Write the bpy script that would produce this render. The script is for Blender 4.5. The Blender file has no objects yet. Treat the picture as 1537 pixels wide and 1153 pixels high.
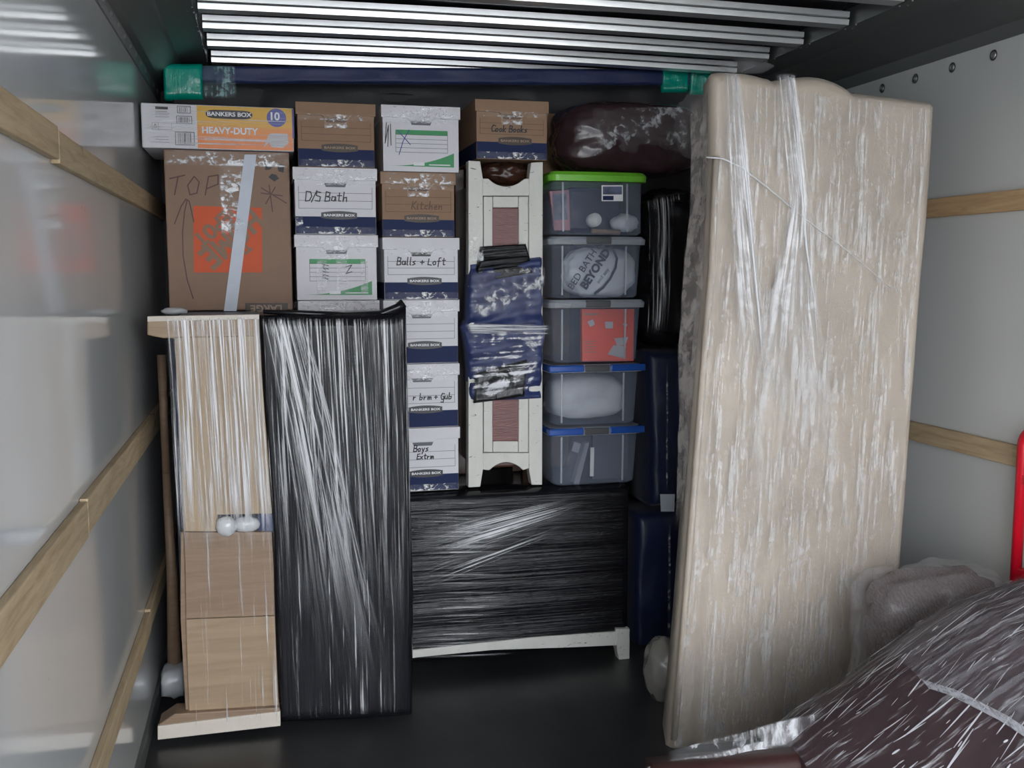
import bpy, bmesh, math, random
from mathutils import Matrix, Vector, noise
random.seed(7)
S = bpy.context.scene; C = S.collection
# ---------------------------------------------------------------- camera
H = 1.6
RX = Vector((0.971175, -0.238366, -0.000716)); UP = Vector((0.027133, 0.107565, 0.993828)); FW = Vector((0.236817, 0.9652, -0.110932))
cd = bpy.data.cameras.new('camera'); cam = bpy.data.objects.new('camera', cd); C.objects.link(cam)
m = Matrix.Identity(4)
for i, v in enumerate((RX, UP, -FW)):
    for j in range(3): m[j][i] = v[j]
m[2][3] = H
cam.matrix_world = m; cd.sensor_width = 36; cd.lens = 1500/1537*36; cd.clip_start = .02
S.camera = cam
# ---------------------------------------------------------------- daylight through the open rear of the cargo box
w = bpy.data.worlds.new('overcast'); S.world = w; w.use_nodes = True
wn = w.node_tree; bg = wn.nodes['Background']
tc = wn.nodes.new('ShaderNodeTexCoord'); sx = wn.nodes.new('ShaderNodeSeparateXYZ'); cr = wn.nodes.new('ShaderNodeValToRGB')
wn.links.new(tc.outputs['Generated'], sx.inputs[0]); wn.links.new(sx.outputs['Z'], cr.inputs[0]); wn.links.new(cr.outputs[0], bg.inputs[0])
cr.color_ramp.elements[0].position = 0; cr.color_ramp.elements[0].color = (.93, .95, .98, 1)
cr.color_ramp.elements[1].position = .8; cr.color_ramp.elements[1].color = (.78, .87, 1, 1)
bg.inputs[1].default_value = 3.6
S.view_settings.view_transform = 'Standard'; S.view_settings.look = 'None'; S.view_settings.gamma = 1
S.view_settings.use_curve_mapping = False; S.view_settings.exposure = 1.2

# ---------------------------------------------------------------- helpers
def at(u, v, Y):
    d = RX*(u-768.5) + UP*(576.5-v) + FW*1500
    return Vector((d.x*Y/d.y, Y, H + d.z*Y/d.y))
def tag(o, label=None, cat=None, group=None, kind=None):
    if label: o['label'] = label
    if cat: o['category'] = cat
    if group: o['group'] = group
    if kind: o['kind'] = kind
    return o
def link(name, me, mat=None, parent=None):
    o = bpy.data.objects.new(name, me); C.objects.link(o)
    if mat is not None: me.materials.append(mat)
    if mat is not None and mat.get('film') and 'fade' not in me.attributes:
        a_ = me.attributes.new('fade', 'FLOAT', 'POINT'); a_.data.foreach_set('value', [1.0]*len(me.vertices))
    if parent is not None:
        o.parent = parent; o.matrix_parent_inverse = Matrix.Translation(-parent.location)
    return o
def empty(name, loc, label, cat, group=None):
    o = bpy.data.objects.new(name, None); C.objects.link(o); o.location = loc; o.empty_display_size = .1
    return tag(o, label, cat, group)
def mesh(name, vs, fs, mat, parent=None, smooth=False, uv=None):
    me = bpy.data.meshes.new(name); me.from_pydata([tuple(v) for v in vs], [], fs); me.update()
    bm = bmesh.new(); bm.from_mesh(me); bmesh.ops.recalc_face_normals(bm, faces=bm.faces); bm.to_mesh(me); bm.free()
    if smooth:
        for p in me.polygons: p.use_smooth = True
    if uv:
        l = me.uv_layers.new(name='UVMap')
        for lp in me.loops: l.data[lp.index].uv = uv[lp.vertex_index]
    return link(name, me, mat, parent)
def bev(o, wd, seg=2):
    if wd:
        b = o.modifiers.new('b', 'BEVEL'); b.width = wd; b.segments = seg; b.limit_method = 'ANGLE'; b.angle_limit = .6
    return o
BF = [(0,1,2,3),(7,6,5,4),(0,4,5,1),(1,5,6,2),(2,6,7,3),(3,7,4,0)]
def box(name, x0, x1, y0, y1, z0, z1, mat, parent=None, b=.003, rz=0):
    vs = [Vector(p) for p in ((x0,y0,z0),(x1,y0,z0),(x1,y0,z1),(x0,y0,z1),(x0,y1,z0),(x1,y1,z0),(x1,y1,z1),(x0,y1,z1))]
    if rz:
        c = Vector(((x0+x1)/2, (y0+y1)/2, 0)); r = Matrix.Rotation(rz, 3, 'Z'); vs = [r@(v-c)+c for v in vs]
    return bev(mesh(name, vs, BF, mat, parent), b)
def boxes(name, lst, mat, parent=None, b=0):
    vs = []; fs = []
    for (x0,x1,y0,y1,z0,z1) in lst:
        k = len(vs); vs += [(x0,y0,z0),(x1,y0,z0),(x1,y0,z1),(x0,y0,z1),(x0,y1,z0),(x1,y1,z0),(x1,y1,z1),(x0,y1,z1)]
        fs += [tuple(i+k for i in f) for f in BF]
    return bev(mesh(name, vs, fs, mat, parent), b)
def prism(name, pts, d, mat, parent=None, b=0):      # pts: outline in 3D (about one Y), pushed back by d
    n = len(pts); vs = [Vector(p) for p in pts] + [Vector(p)+Vector((0,d,0)) for p in pts]
    fs = [tuple(range(n)), tuple(range(2*n-1, n-1, -1))] + [(i, (i+1)%n, n+(i+1)%n, n+i) for i in range(n)]
    return bev(mesh(name, vs, fs, mat, parent), b)
def pprism(name, px, Y, d, mat, parent=None, b=0): return prism(name, [at(u, v, Y) for u, v in px], d, mat, parent, b)
def XZ(y, pts): return [(x, y, z) for x, z in pts]
def along(pl, t):
    L = [(b-a).length for a, b in zip(pl, pl[1:])]; s = t*sum(L)
    for i, l in enumerate(L):
        if s <= l or i == len(L)-1: return pl[i].lerp(pl[i+1], min(1, s/l))
        s -= l
def fbm(p, o=3):
    v = 0; a = 1
    for _ in range(o): v += a*noise.noise(p); p = p*2.03; a *= .5
    return v
def panel(name, L, R_, thick, mat, parent=None, r=.03, nx=40, ny=40, amp=.004, fx=4, fy=4, seed=0, top=None, bulge=0, fn=None, bdx=0):
    """closed soft slab between a left and a right edge line, rounded at its rim, front displaced by noise"""
    vs = []; uv = []; Wd = (R_[0]-L[0]).length; Hh = sum((b-a).length for a, b in zip(L, L[1:]))
    for j in range(ny+1):
        t = j/ny; a = along(L, t); b = along(R_, t)
        for i in range(nx+1):
            s = i/nx; p = a.lerp(b, s)
            e = min(s*Wd, (1-s)*Wd, t*Hh, (1-t)*Hh)
            dy = 0 if e >= r else r - math.sqrt(max(0, r*r-(r-e)**2))
            n = fbm(Vector((s*Wd*fx, t*Hh*fy, seed*3.1)))*amp*min(1, e/(r+.001)+.15)
            dy -= bulge*(math.sin(math.pi*s)**.6)*(math.sin(math.pi*t)**.6)
            if top: p = p + Vector((0, 0, top(s)*max(0, 1-t*6)))
            if fn: n += fn(s, t)
            vs.append(p + Vector((0, dy+n, 0))); uv.append((s*Wd, t*Hh))
    nf = len(vs); W1 = nx+1
    for j in range(ny+1):
        for i in (0, nx) if 0 < j < ny else range(nx+1):
            pass
    fs = [(j*W1+i, (j+1)*W1+i, (j+1)*W1+i+1, j*W1+i+1) for j in range(ny) for i in range(nx)]
    rim = [i for i in range(W1)] + [j*W1+nx for j in range(1, ny+1)] + [ny*W1+i for i in range(nx-1, -1, -1)] + [j*W1 for j in range(ny-1, 0, -1)]
    Yb = thick
    back = []
    for k in rim:
        q = vs[k]; vs.append(Vector((q.x+bdx, q.y-r+Yb, q.z))); uv.append((uv[k][0]+Yb, uv[k][1])); back.append(len(vs)-1)
    m_ = len(rim)
    fs += [(rim[k], rim[(k+1) % m_], back[(k+1) % m_], back[k]) for k in range(m_)]
    fs.append(tuple(back))
    o = mesh(name, vs, fs, mat, parent, True, uv)
    return o
def film(name, L, R_, mat, parent, dy=-.006, nx=24, ny=40, amp=.003, fx=30, fy=2, seed=0, uvs=1, fn=None, fade=(.07, .03, .12), k=1):
    """open sheet of stretch film: 0.8 mm thick, ridged along its length"""
    vs = []; uv = []; Wd = (R_[0]-L[0]).length; Hh = sum((b-a).length for a, b in zip(L, L[1:]))
    for j in range(ny+1):
        t = j/ny; a = along(L, t); b = along(R_, t)
        for i in range(nx+1):
            s = i/nx; p = a.lerp(b, s)
            n = noise.noise(Vector((s*Wd*fx, t*Hh*fy, seed*5.3)))*amp + (fn(s, t) if fn else 0)
            vs.append(p+Vector((0, dy+n, 0))); uv.append((s*Wd*uvs, t*Hh*uvs))
    fs = [(j*(nx+1)+i, (j+1)*(nx+1)+i, (j+1)*(nx+1)+i+1, j*(nx+1)+i+1) for j in range(ny) for i in range(nx)]
    o = mesh(name, vs, fs, mat, parent, True, uv)
    sm = lambda x: max(0, min(1, x))**2*(3-2*max(0, min(1, x)))
    vals = []
    for j in range(ny+1):
        for i in range(nx+1):
            t = j/ny; q = i/nx; w1 = noise.noise(Vector((q*Wd*25, t*2, seed))); w2 = noise.noise(Vector((q*2, t*Hh*12, seed+9)))
            a = sm((min(q, 1-q)+.3*fade[0]*w2)/fade[0]) if fade[0] else 1
            b = (sm(t/fade[1]) if fade[1] else 1)*(sm((1-t)*(1+.6*w1)/fade[2]) if fade[2] else 1)
            vals.append(a*b*k)
    o.data.attributes['fade'].data.foreach_set('value', vals)
    return o
def px(Y, *pts): return [at(u, v, Y) for u, v in pts]
def blob(name, c, r, mat, parent=None, e=1, amp=.15, f=2, seed=0, sub=4, rot=None, sq=2):
    bm = bmesh.new(); bmesh.ops.create_icosphere(bm, subdivisions=sub, radius=1)
    for v in bm.verts:
        d = v.co.normalized(); k = (abs(d.x)**sq+abs(d.y)**sq+abs(d.z)**sq)**(-1/sq)
        n = 1+amp*fbm(d*f+Vector((seed*7, 0, 0)), 3); v.co = Vector((d.x*k*r[0], d.y*k*r[1], d.z*k*r[2]))*n
    me = bpy.data.meshes.new(name); bm.to_mesh(me); bm.free()
    for p in me.polygons: p.use_smooth = True
    rm = rot if rot else Matrix.Identity(3)
    me.transform(Matrix.Translation(Vector(c)) @ rm.to_4x4())
    return link(name, me, mat, parent)
def tube(name, pts, r, mat, parent=None, n=8, cyc=False):
    vs = []; fs = []; P = [Vector(p) for p in pts]
    for i, p in enumerate(P):
        t = (P[min(i+1, len(P)-1)]-P[max(i-1, 0)]).normalized(); a = t.cross(Vector((0, 0, 1)))
        if a.length < .1: a = t.cross(Vector((0, 1, 0)))
        a.normalize(); b = t.cross(a); rr = r[i] if isinstance(r, (list, tuple)) else r
        for k in range(n): vs.append(p+(a*math.cos(2*math.pi*k/n)+b*math.sin(2*math.pi*k/n))*rr)
    for i in range(len(P)-1):
        for k in range(n): fs.append((i*n+k, i*n+(k+1) % n, (i+1)*n+(k+1) % n, (i+1)*n+k))
    fs += [tuple(range(n)), tuple(range(len(vs)-n, len(vs)))]
    return mesh(name, vs, fs, mat, parent, True)

# ---------------------------------------------------------------- materials
def srgb(r, g, b): return tuple(((c/255)/12.92 if c/255 < .04045 else ((c/255+.055)/1.055)**2.4) for c in (r, g, b)) + (1,)
class NT:
    def __init__(s, name):
        s.m = bpy.data.materials.new(name); s.m.use_nodes = True; s.t = s.m.node_tree; s.n = s.t.nodes; s.b = s.n['Principled BSDF']; s.out = s.n['Material Output']
    def new(s, t, **k):
        x = s.n.new(t)
        for a, v in k.items(): setattr(x, a, v)
        return x
    def L(s, a, b): s.t.links.new(a, b)
    def noise(s, scale, vec=(1, 1, 1), coord='Object', detail=4, rough=.6, rot=(0, 0, 0), dist=0):
        c = s.new('ShaderNodeTexCoord'); mp = s.new('ShaderNodeMapping'); nz = s.new('ShaderNodeTexNoise')
        mp.inputs['Scale'].default_value = vec; mp.inputs['Rotation'].default_value = rot
        s.L(c.outputs[coord], mp.inputs[0]); s.L(mp.outputs[0], nz.inputs['Vector'])
        nz.inputs['Scale'].default_value = scale; nz.inputs['Detail'].default_value = detail; nz.inputs['Roughness'].default_value = rough
        nz.inputs['Distortion'].default_value = dist
        return nz.outputs['Fac']
    def ramp(s, fac, stops):
        r = s.new('ShaderNodeValToRGB'); e = r.color_ramp.elements
        while len(e) < len(stops): e.new(.5)
        for k, (p, c) in enumerate(stops):
            e[k].position = p; e[k].color = c if len(c) == 4 else tuple(c)+(1,)
        s.L(fac, r.inputs[0]); return r.outputs[0]
    def math(s, op, a, b=None):
        x = s.new('ShaderNodeMath', operation=op)
        for i, v in enumerate((a, b)):
            if v is None: continue
            if isinstance(v, (int, float)): x.inputs[i].default_value = v
            else: s.L(v, x.inputs[i])
        return x.outputs[0]
    def bump(s, h, strength, dist=.002, normal=None):
        b = s.new('ShaderNodeBump'); b.inputs['Strength'].default_value = strength; b.inputs['Distance'].default_value = dist
        s.L(h, b.inputs['Height'])
        if normal: s.L(normal, b.inputs['Normal'])
        return b.outputs[0]
def G(v): return (v, v, v, 1)
def plain(name, col, rough=.5, metal=0, bump=0, bscale=60, var=.06, coat=0, vec=(1, 1, 1), spec=.5):
    t = NT(name); c = col
    f = t.noise(bscale/4, vec)
    t.L(t.ramp(f, [(.25, tuple(x*(1-var) for x in c[:3])), (.75, tuple(min(1, x*(1+var)) for x in c[:3]))]), t.b.inputs['Base Color'])
    t.b.inputs['Roughness'].default_value = rough; t.b.inputs['Metallic'].default_value = metal; t.b.inputs['Coat Weight'].default_value = coat
    t.b.inputs['Specular IOR Level'].default_value = spec
    if bump: t.L(t.bump(t.noise(bscale, vec), bump), t.b.inputs['Normal'])
    return t.m
def wood(name, c1, c2, vec=(3, .25, 3), scale=12, rough=.65, knots=True):
    t = NT(name); f = t.noise(scale, vec, detail=6, dist=.6)
    col = t.ramp(f, [(.3, c2), (.62, c1)])
    if knots:
        k = t.ramp(t.noise(3.3, (1, 1, 1), detail=2, dist=1.5), [(.27, G(.35)), (.31, G(1))])
        mx = t.new('ShaderNodeMix', data_type='RGBA', blend_type='MULTIPLY'); mx.inputs[0].default_value = .8
        t.L(col, mx.inputs[6]); t.L(k, mx.inputs[7]); col = mx.outputs[2]
    t.L(col, t.b.inputs['Base Color']); t.b.inputs['Roughness'].default_value = rough
    t.L(t.bump(f, .25), t.b.inputs['Normal']); return t.m
def filmmat(name, vec=(90, 2.2), lo=.5, hi=.68, base=.1, peak=.55, rough=.22, col=(.8, .8, .82), spec=1., bump=.9, scale=1., coat2=None, wr=0, dist=.004, wmix=.55):
    """clear stretch film: see-through, whiter where it is gathered in ridges; the ridges also catch light"""
    t = NT(name)
    a = t.noise(scale, (vec[0], vec[1], 1), 'UV', detail=5, rough=.65, dist=.15)
    b = t.noise(scale, (vec[0]*.18, vec[1]*.7, 1), 'UV', detail=2)
    h = a
    if wr:
        c = t.noise(wr, (1, 1, 1), 'UV', detail=4, dist=1.2); h = t.math('ADD', t.math('MULTIPLY', a, 1-wmix), t.math('MULTIPLY', c, wmix))
    s = t.math('ADD', h, t.math('MULTIPLY', t.math('SUBTRACT', b, .5), .55))
    fac = t.ramp(s, [(lo, G(base)), (hi, G(peak))])
    at_ = t.new('ShaderNodeAttribute'); at_.attribute_name = 'fade'; fac = t.math('MULTIPLY', fac, at_.outputs['Fac']); t.m['film'] = 1
    t.b.inputs['Base Color'].default_value = tuple(col)+(1,); t.b.inputs['Roughness'].default_value = rough
    t.b.inputs['Specular IOR Level'].default_value = spec
    t.L(t.bump(h, bump, dist), t.b.inputs['Normal'])
    tr = t.new('ShaderNodeBsdfTransparent'); mx = t.new('ShaderNodeMixShader')
    t.L(fac, mx.inputs[0]); t.L(tr.outputs[0], mx.inputs[1]); t.L(t.b.outputs[0], mx.inputs[2]); t.L(mx.outputs[0], t.out.inputs[0])
    return t.m
def blackfilm(name, col=(.012, .012, .015), vec=(70, 1.6), rough=.2, bump=1, wr=0, dist=.004, spec=.8):
    t = NT(name); a = t.noise(1, (vec[0], vec[1], 1), 'UV', detail=5, rough=.62, dist=.1)
    b = t.noise(1, (vec[0]*.25, vec[1]*.5, 1), 'UV', detail=2); h = t.math('ADD', a, b)
    if wr: h = t.math('ADD', h, t.noise(wr, (1, 1, 1), 'UV', detail=4, dist=1))
    t.b.inputs['Base Color'].default_value = tuple(col)+(1,); t.b.inputs['Roughness'].default_value = rough; t.b.inputs['Specular IOR Level'].default_value = spec
    t.L(t.bump(h, bump, dist), t.b.inputs['Normal']); return t.m
M = {}
def wallmat(name, col, rough, spec):
    t = NT(name)
    f = t.noise(1.2, (1, .6, .25), detail=5); sc = t.noise(30, (1, .3, 1), detail=3)
    c = t.ramp(f, [(.3, tuple(x*.93 for x in col)), (.7, col)])
    k = t.ramp(t.noise(9, (1, .5, 1.4), detail=6, dist=2), [(.24, G(.55)), (.29, G(1))])
    mx = t.new('ShaderNodeMix', data_type='RGBA', blend_type='MULTIPLY'); mx.inputs[0].default_value = .5
    t.L(c, mx.inputs[6]); t.L(k, mx.inputs[7]); t.L(mx.outputs[2], t.b.inputs['Base Color'])
    t.b.inputs['Roughness'].default_value = rough; t.b.inputs['Specular IOR Level'].default_value = spec
    t.L(t.bump(t.noise(2.2, (1, 1, .35), detail=2), .25, .006), t.b.inputs['Normal']); return t.m
M['wallL'] = wallmat('white_liner_gloss', (.58, .585, .58), .09, .8)
M['wallR'] = wallmat('white_liner', (.60, .61, .60), .3, .5)
M['front'] = plain('front_wall_grey', (.05, .05, .055, 1), .6)
M['roof'] = plain('roof_skin', (.045, .047, .05, 1), .16, .6, .2, 4)
M['bow'] = plain('bow_aluminium', (.88, .88, .87, 1), .28, .75, .1, 30)
M['bowgap'] = plain('bow_seam', (.02, .02, .02, 1), .6)
M['fascia'] = plain('fascia_steel', (.13, .135, .135, 1), .38, .35, .1, 8)
M['rivet'] = plain('rivet_metal', (.5, .5, .5, 1), .3, .9)
M['rivetd'] = plain('rivet_ring', (.06, .06, .06, 1), .5)
t = NT('floor_deck'); f = t.noise(2.5, (1, .35, 1), detail=6)
t.L(t.ramp(f, [(.3, (.018, .019, .021)), (.72, (.05, .05, .05))]), t.b.inputs['Base Color'])
t.L(t.ramp(t.noise(7, (1, 1, 1), detail=5), [(.3, G(.3)), (.7, G(.4))]), t.b.inputs['Roughness']); t.L(t.bump(t.noise(40, (1, .3, 1)), .15), t.b.inputs['Normal']); M['floor'] = t.m
M['asphalt'] = plain('concrete_ground', (.42, .41, .39, 1), .9)
M['rail'] = wood('rail_pine', (.52, .40, .25), (.36, .26, .15), (4, .35, 4), 14)
M['railR'] = wood('rail_pine_warm', (.55, .37, .20), (.40, .25, .13), (4, .35, 4), 14)
M['kraft'] = plain('kraft_card', srgb(146, 117, 93), .75, 0, .15, 120, .05)
M['carton'] = plain('carton_brown', srgb(142, 115, 96), .7, 0, .15, 120, .05)
M['white'] = plain('white_card', srgb(214, 212, 216), .6, 0, .1, 100, .02)
M['navy'] = plain('navy_print', srgb(18, 34, 76), .6, 0, 0, 40, .06, 0, (1, 1, 1), .25)
M['ink'] = plain('black_ink', (.012, .012, .014, 1), .5)
M['line'] = plain('print_line', (.12, .12, .14, 1), .6)
M['kline'] = plain('print_line_brown', (.13, .07, .04, 1), .6)
M['badge'] = plain('badge_print', (.015, .015, .02, 1), .45)
M['badgek'] = plain('badge_print_brown', (.045, .028, .018, 1), .5)
M['wtext'] = plain('white_print', (.75, .75, .78, 1), .5)
M['ktext'] = plain('kraft_print', srgb(150, 125, 100), .5)
M['green'] = plain('green_print', srgb(12, 135, 68), .45)
M['blueink'] = plain('blue_pen', (.02, .025, .25, 1), .5)
M['brownink'] = plain('brown_marker', (.09, .035, .03, 1), .5)
M['orange'] = plain('logo_orange', srgb(206, 84, 38), .6)
M['strap'] = plain('white_strap', srgb(196, 203, 214), .5)
t = NT('orange_yellow_print'); c = t.new('ShaderNodeTexCoord'); s_ = t.new('ShaderNodeSeparateXYZ'); t.L(c.outputs['Object'], s_.inputs[0])
mr = t.new('ShaderNodeMapRange'); mr.inputs[1].default_value = 2.08; mr.inputs[2].default_value = 2.2; t.L(s_.outputs['Z'], mr.inputs[0])
t.L(t.ramp(mr.outputs[0], [(0, srgb(224, 128, 62)), (.45, srgb(226, 146, 74)), (.55, srgb(220, 165, 62)), (1, srgb(214, 166, 48))]), t.b.inputs['Base Color']); t.b.inputs['Roughness'].default_value = .35; M['hd'] = t.m
M['purple'] = plain('violet_print', srgb(72, 78, 150), .35)
M['greyart'] = plain('grey_print', srgb(190, 188, 190), .5)
M['cream'] = None
t = NT('distressed_cream'); f = t.noise(9, (1, 1, .5), detail=6, dist=.8)
k = t.ramp(t.noise(26, (.7, 1, 2.2), detail=5, dist=1.6), [(.30, (.16, .12, .09)), (.35, (.66, .65, .60))])
mx = t.new('ShaderNodeMix', data_type='RGBA', blend_type='MULTIPLY'); mx.inputs[0].default_value = .5
t.L(k, mx.inputs[6]); t.L(t.ramp(f, [(.3, G(.8)), (.6, G(1))]), mx.inputs[7]); t.L(mx.outputs[2], t.b.inputs['Base Color']); t.b.inputs['Roughness'].default_value = .5; M['cream'] = t.m
M['darkwood'] = wood('dark_walnut', (.075, .03, .018), (.03, .014, .009), (1, 1, .2), 10, .3, False)
M['redwood'] = plain('mahogany_film', (.16, .05, .045, 1), .25, 0, .9, 30, .2, 0, (1, 1, 8))
M['oak'] = wood('oak_panel', (.43, .32, .20), (.33, .235, .14), (5, 5, .3), 8, .5, False)
M['oakd'] = wood('oak_board_dark', (.29, .195, .125), (.22, .145, .09), (.4, 5, 5), 9, .5, False)
M['oakl'] = wood('oak_board_light', (.37, .265, .165), (.29, .20, .12), (.4, 5, 5), 7, .5, False)
M['endgrain'] = plain('whitish_oak_end', (.62, .56, .48, 1), .5, 0, .2, 60)
M['blkV'] = blackfilm('black_film_vertical', (.010, .010, .013), (85, 1.3), .17, 1, dist=.006, spec=.32)
M['blkH'] = blackfilm('black_film_horizontal', (.008, .008, .010), (2.0, 75), .16, 1, dist=.005, spec=.3)
M['blkW'] = blackfilm('black_bag_wrinkled', (.010, .010, .012), (60, 5), .18, 1, wr=16, spec=.35)
M['blanket'] = None
def cloth(name, col, rough=.8, q=14, sheen=.1):
    t = NT(name); f = t.noise(220, detail=2); g = t.noise(q, detail=4)
    t.L(t.ramp(g, [(.3, tuple(x*.8 for x in col)), (.7, tuple(x*1.15 for x in col))]), t.b.inputs['Base Color']); t.b.inputs['Roughness'].default_value = rough
    t.b.inputs['Sheen Weight'].default_value = sheen
    t.L(t.bump(g, .5, .006, t.bump(f, .3)), t.b.inputs['Normal']); return t.m
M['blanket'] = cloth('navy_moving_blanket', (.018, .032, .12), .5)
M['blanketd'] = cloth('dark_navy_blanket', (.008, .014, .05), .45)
M['blackcl'] = cloth('black_cloth', (.012, .012, .014), .55, 8)
M['greenf'] = blackfilm('green_stretch_film', (.0, .42, .30), (55, 6), .2, 1, wr=14)
M['teal'] = filmmat('clear_over_blue_film', (90, 6), .46, .62, .12, .8, .16, (.45, .7, .72), wr=24)
M['mattress'] = cloth('beige_mattress_cover', (.47, .40, .325), .55, 3)
M['plum'] = plain('plum_leather', (.05, .028, .032, 1), .2, 0, .9, 34, .25, 0, (1, 1, .6))
M['sofa'] = plain('plum_sofa_leather', (.034, .016, .018, 1), .5, 0, .3, 40, .2, 0, (1, 1, 1), .25)
M['reddish'] = plain('redbrown_leather', (.035, .010, .008, 1), .55, 0, .3, 40, .2)
t = NT('brown_corduroy'); c = t.new('ShaderNodeTexCoord'); wv = t.new('ShaderNodeTexWave'); wv.inputs['Scale'].default_value = 26; wv.inputs['Distortion'].default_value = 9; wv.inputs['Detail'].default_value = 6; wv.inputs['Detail Scale'].default_value = 2.5
mp = t.new('ShaderNodeMapping'); mp.inputs['Rotation'].default_value = (0, .5, .3); t.L(c.outputs['Object'], mp.inputs[0]); t.L(mp.outputs[0], wv.inputs['Vector'])
t.L(t.ramp(wv.outputs['Fac'], [(.0, (.11, .078, .072)), (1, (.16, .12, .114))]), t.b.inputs['Base Color']); t.b.inputs['Roughness'].default_value = .8; t.L(t.bump(wv.outputs['Fac'], .7, .004), t.b.inputs['Normal']); M['cord'] = t.m
M['red'] = plain('red_paint', (.62, .005, .02, 1), .3)
M['tyre'] = plain('black_rubber', (.02, .02, .02, 1), .7)
M['bag'] = plain('white_bag', (.62, .66, .72, 1), .45, 0, .6, 14, .08)
M['pillow'] = cloth('white_pillow', (.62, .64, .66), .8, 8)
M['label'] = plain('white_label', (.8, .8, .8, 1), .5)
M['orangebox'] = plain('orange_printed_box', srgb(240, 84, 44), .45, 0, 0, 40, .03)
M['pink'] = plain('pink_print', (.32, .14, .17, 1), .4)
M['photo'] = plain('photo_print', (.08, .10, .16, 1), .3, 0, 0, 90, .9)
M['lime'] = plain('lime_lid', (.15, .48, .03, 1), .35)
M['latch'] = plain('grey_latch', (.06, .062, .068, 1), .4)
M['bluelid'] = plain('blue_lid_plastic', (.015, .075, .33, 1), .25)
def plastic(name, tint, dens, rough=.12):
    t = NT(name); t.b.inputs['Base Color'].default_value = tuple(tint)+(1,); t.b.inputs['Roughness'].default_value = rough
    tr = t.new('ShaderNodeBsdfTransparent'); mx = t.new('ShaderNodeMixShader'); lw = t.new('ShaderNodeLayerWeight'); lw.inputs[0].default_value = .35
    t.L(t.math('ADD', t.math('MULTIPLY', lw.outputs['Facing'], .5), dens), mx.inputs[0]); t.L(t.bump(t.noise(6), .15), t.b.inputs['Normal'])
    t.L(tr.outputs[0], mx.inputs[1]); t.L(t.b.outputs[0], mx.inputs[2]); t.L(mx.outputs[0], t.out.inputs[0]); return t.m
M['clear'] = plastic('clear_bin_plastic', (.34, .39, .50), .08)
M['clearlid'] = plastic('milky_lid_plastic', (.50, .53, .58), .38)
M['rib'] = plastic('bin_rib_plastic', (.62, .66, .72), .35)
# stretch-film looks
M['fV'] = filmmat('film_vertical', (120, 1.5), .50, .63, .0, .8, .18)
M['fVd'] = filmmat('film_vertical_dense', (130, 1.8), .45, .60, .03, .85, .18)
M['fVs'] = filmmat('film_vertical_sparse', (100, 1.8), .58, .70, .01, .6, .18)
M['fH'] = filmmat('film_horizontal', (1.6, 110), .53, .66, .0, .6, .18)
M['fHd'] = filmmat('film_horizontal_dense', (2.2, 120), .43, .58, .04, .85, .18)
M['fM'] = filmmat('film_mattress', (130, 5), .50, .62, .08, .52, .18, (.84, .82, .82), wr=22, dist=.006, wmix=.35)
M['fMd'] = filmmat('film_mattress_dense', (130, 3), .44, .58, .15, .85, .2, (.84, .83, .84), wr=16, dist=.006, wmix=.2)
M['fold'] = filmmat('film_fold', (60, 3), .3, .5, .5, .85, .3)
M['tape'] = filmmat('clear_tape_wrinkled', (9, 30), .48, .58, .05, .95, .12, (.88, .88, .9), wr=34, dist=.008)
M['tapeflat'] = filmmat('clear_tape_flat', (12, 80), .5, .68, .16, .5, .14, (.85, .85, .87))
M['fS'] = filmmat('film_sofa', (5, 60), .55, .68, .03, .5, .14, (.6, .58, .6))
M['fSl'] = filmmat('film_sofa_streak', (60, 4), .62, .70, .0, .85, .2, (.85, .85, .87))
M['fX'] = filmmat('film_crumpled', (24, 14), .50, .64, .06, .75, .16, (.8, .8, .82), wr=20, dist=.008)
M['fXh'] = filmmat('film_crumpled_across', (5, 60), .50, .62, .03, .85, .16, (.8, .8, .84), wr=13, dist=.008, wmix=.6)
M['bagf'] = filmmat('grey_bag_film', (10, 12), .4, .62, .4, .75, .2, (.5, .47, .42), wr=10)
M['seamf'] = filmmat('film_seam', (8, 40), .35, .6, .25, .55, .3, (.6, .6, .64))
M['haze'] = filmmat('film_double_layer', (6, 50), .47, .68, .05, .3, .16, (.5, .5, .53))
M['fXc'] = filmmat('film_bag_clear', (24, 14), .47, .62, .14, .8, .16, (.75, .73, .74), wr=14, dist=.008)
M['bagf2'] = filmmat('loose_film_warm', (30, 12), .42, .60, .28, .75, .18, (.5, .45, .42), wr=16, dist=.008)
M['bubble'] = filmmat('crumpled_film_ball', (30, 30), .35, .6, .5, .9, .2, (.8, .82, .84), wr=40)

# ---------------------------------------------------------------- the cargo box
XL, XR, YB, YF, ZW = -.437, 2.35, -.9, 4.78, 2.395
ZB, ZR = 2.5, 2.565
fl = tag(box('floor', XL-.05, XR+.05, YB, YF+.05, -.06, 0, M['floor'], b=0), kind='structure')
gr = tag(box('ground', -30, 30, -40, 30, -1.2, -1.1, M['asphalt'], b=0), 'grey ground outside behind the truck', kind='structure')
wl = tag(box('wall_left', XL-.05, XL, YB, YF, -.06, ZR+.05, M['wallL'], b=0), kind='structure')
wr_ = tag(box('wall_right', XR, XR+.05, YB, YF, -.06, ZR+.05, M['wallR'], b=0), kind='structure')
wf = tag(box('wall_front', XL-.05, XR+.05, YF, YF+.05, -.06, ZR+.05, M['front'], b=0), kind='structure')
ce = tag(box('ceiling', XL-.05, XR+.05, YB, YF+.05, ZR, ZR+.05, M['roof'], b=0), kind='structure')
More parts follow.
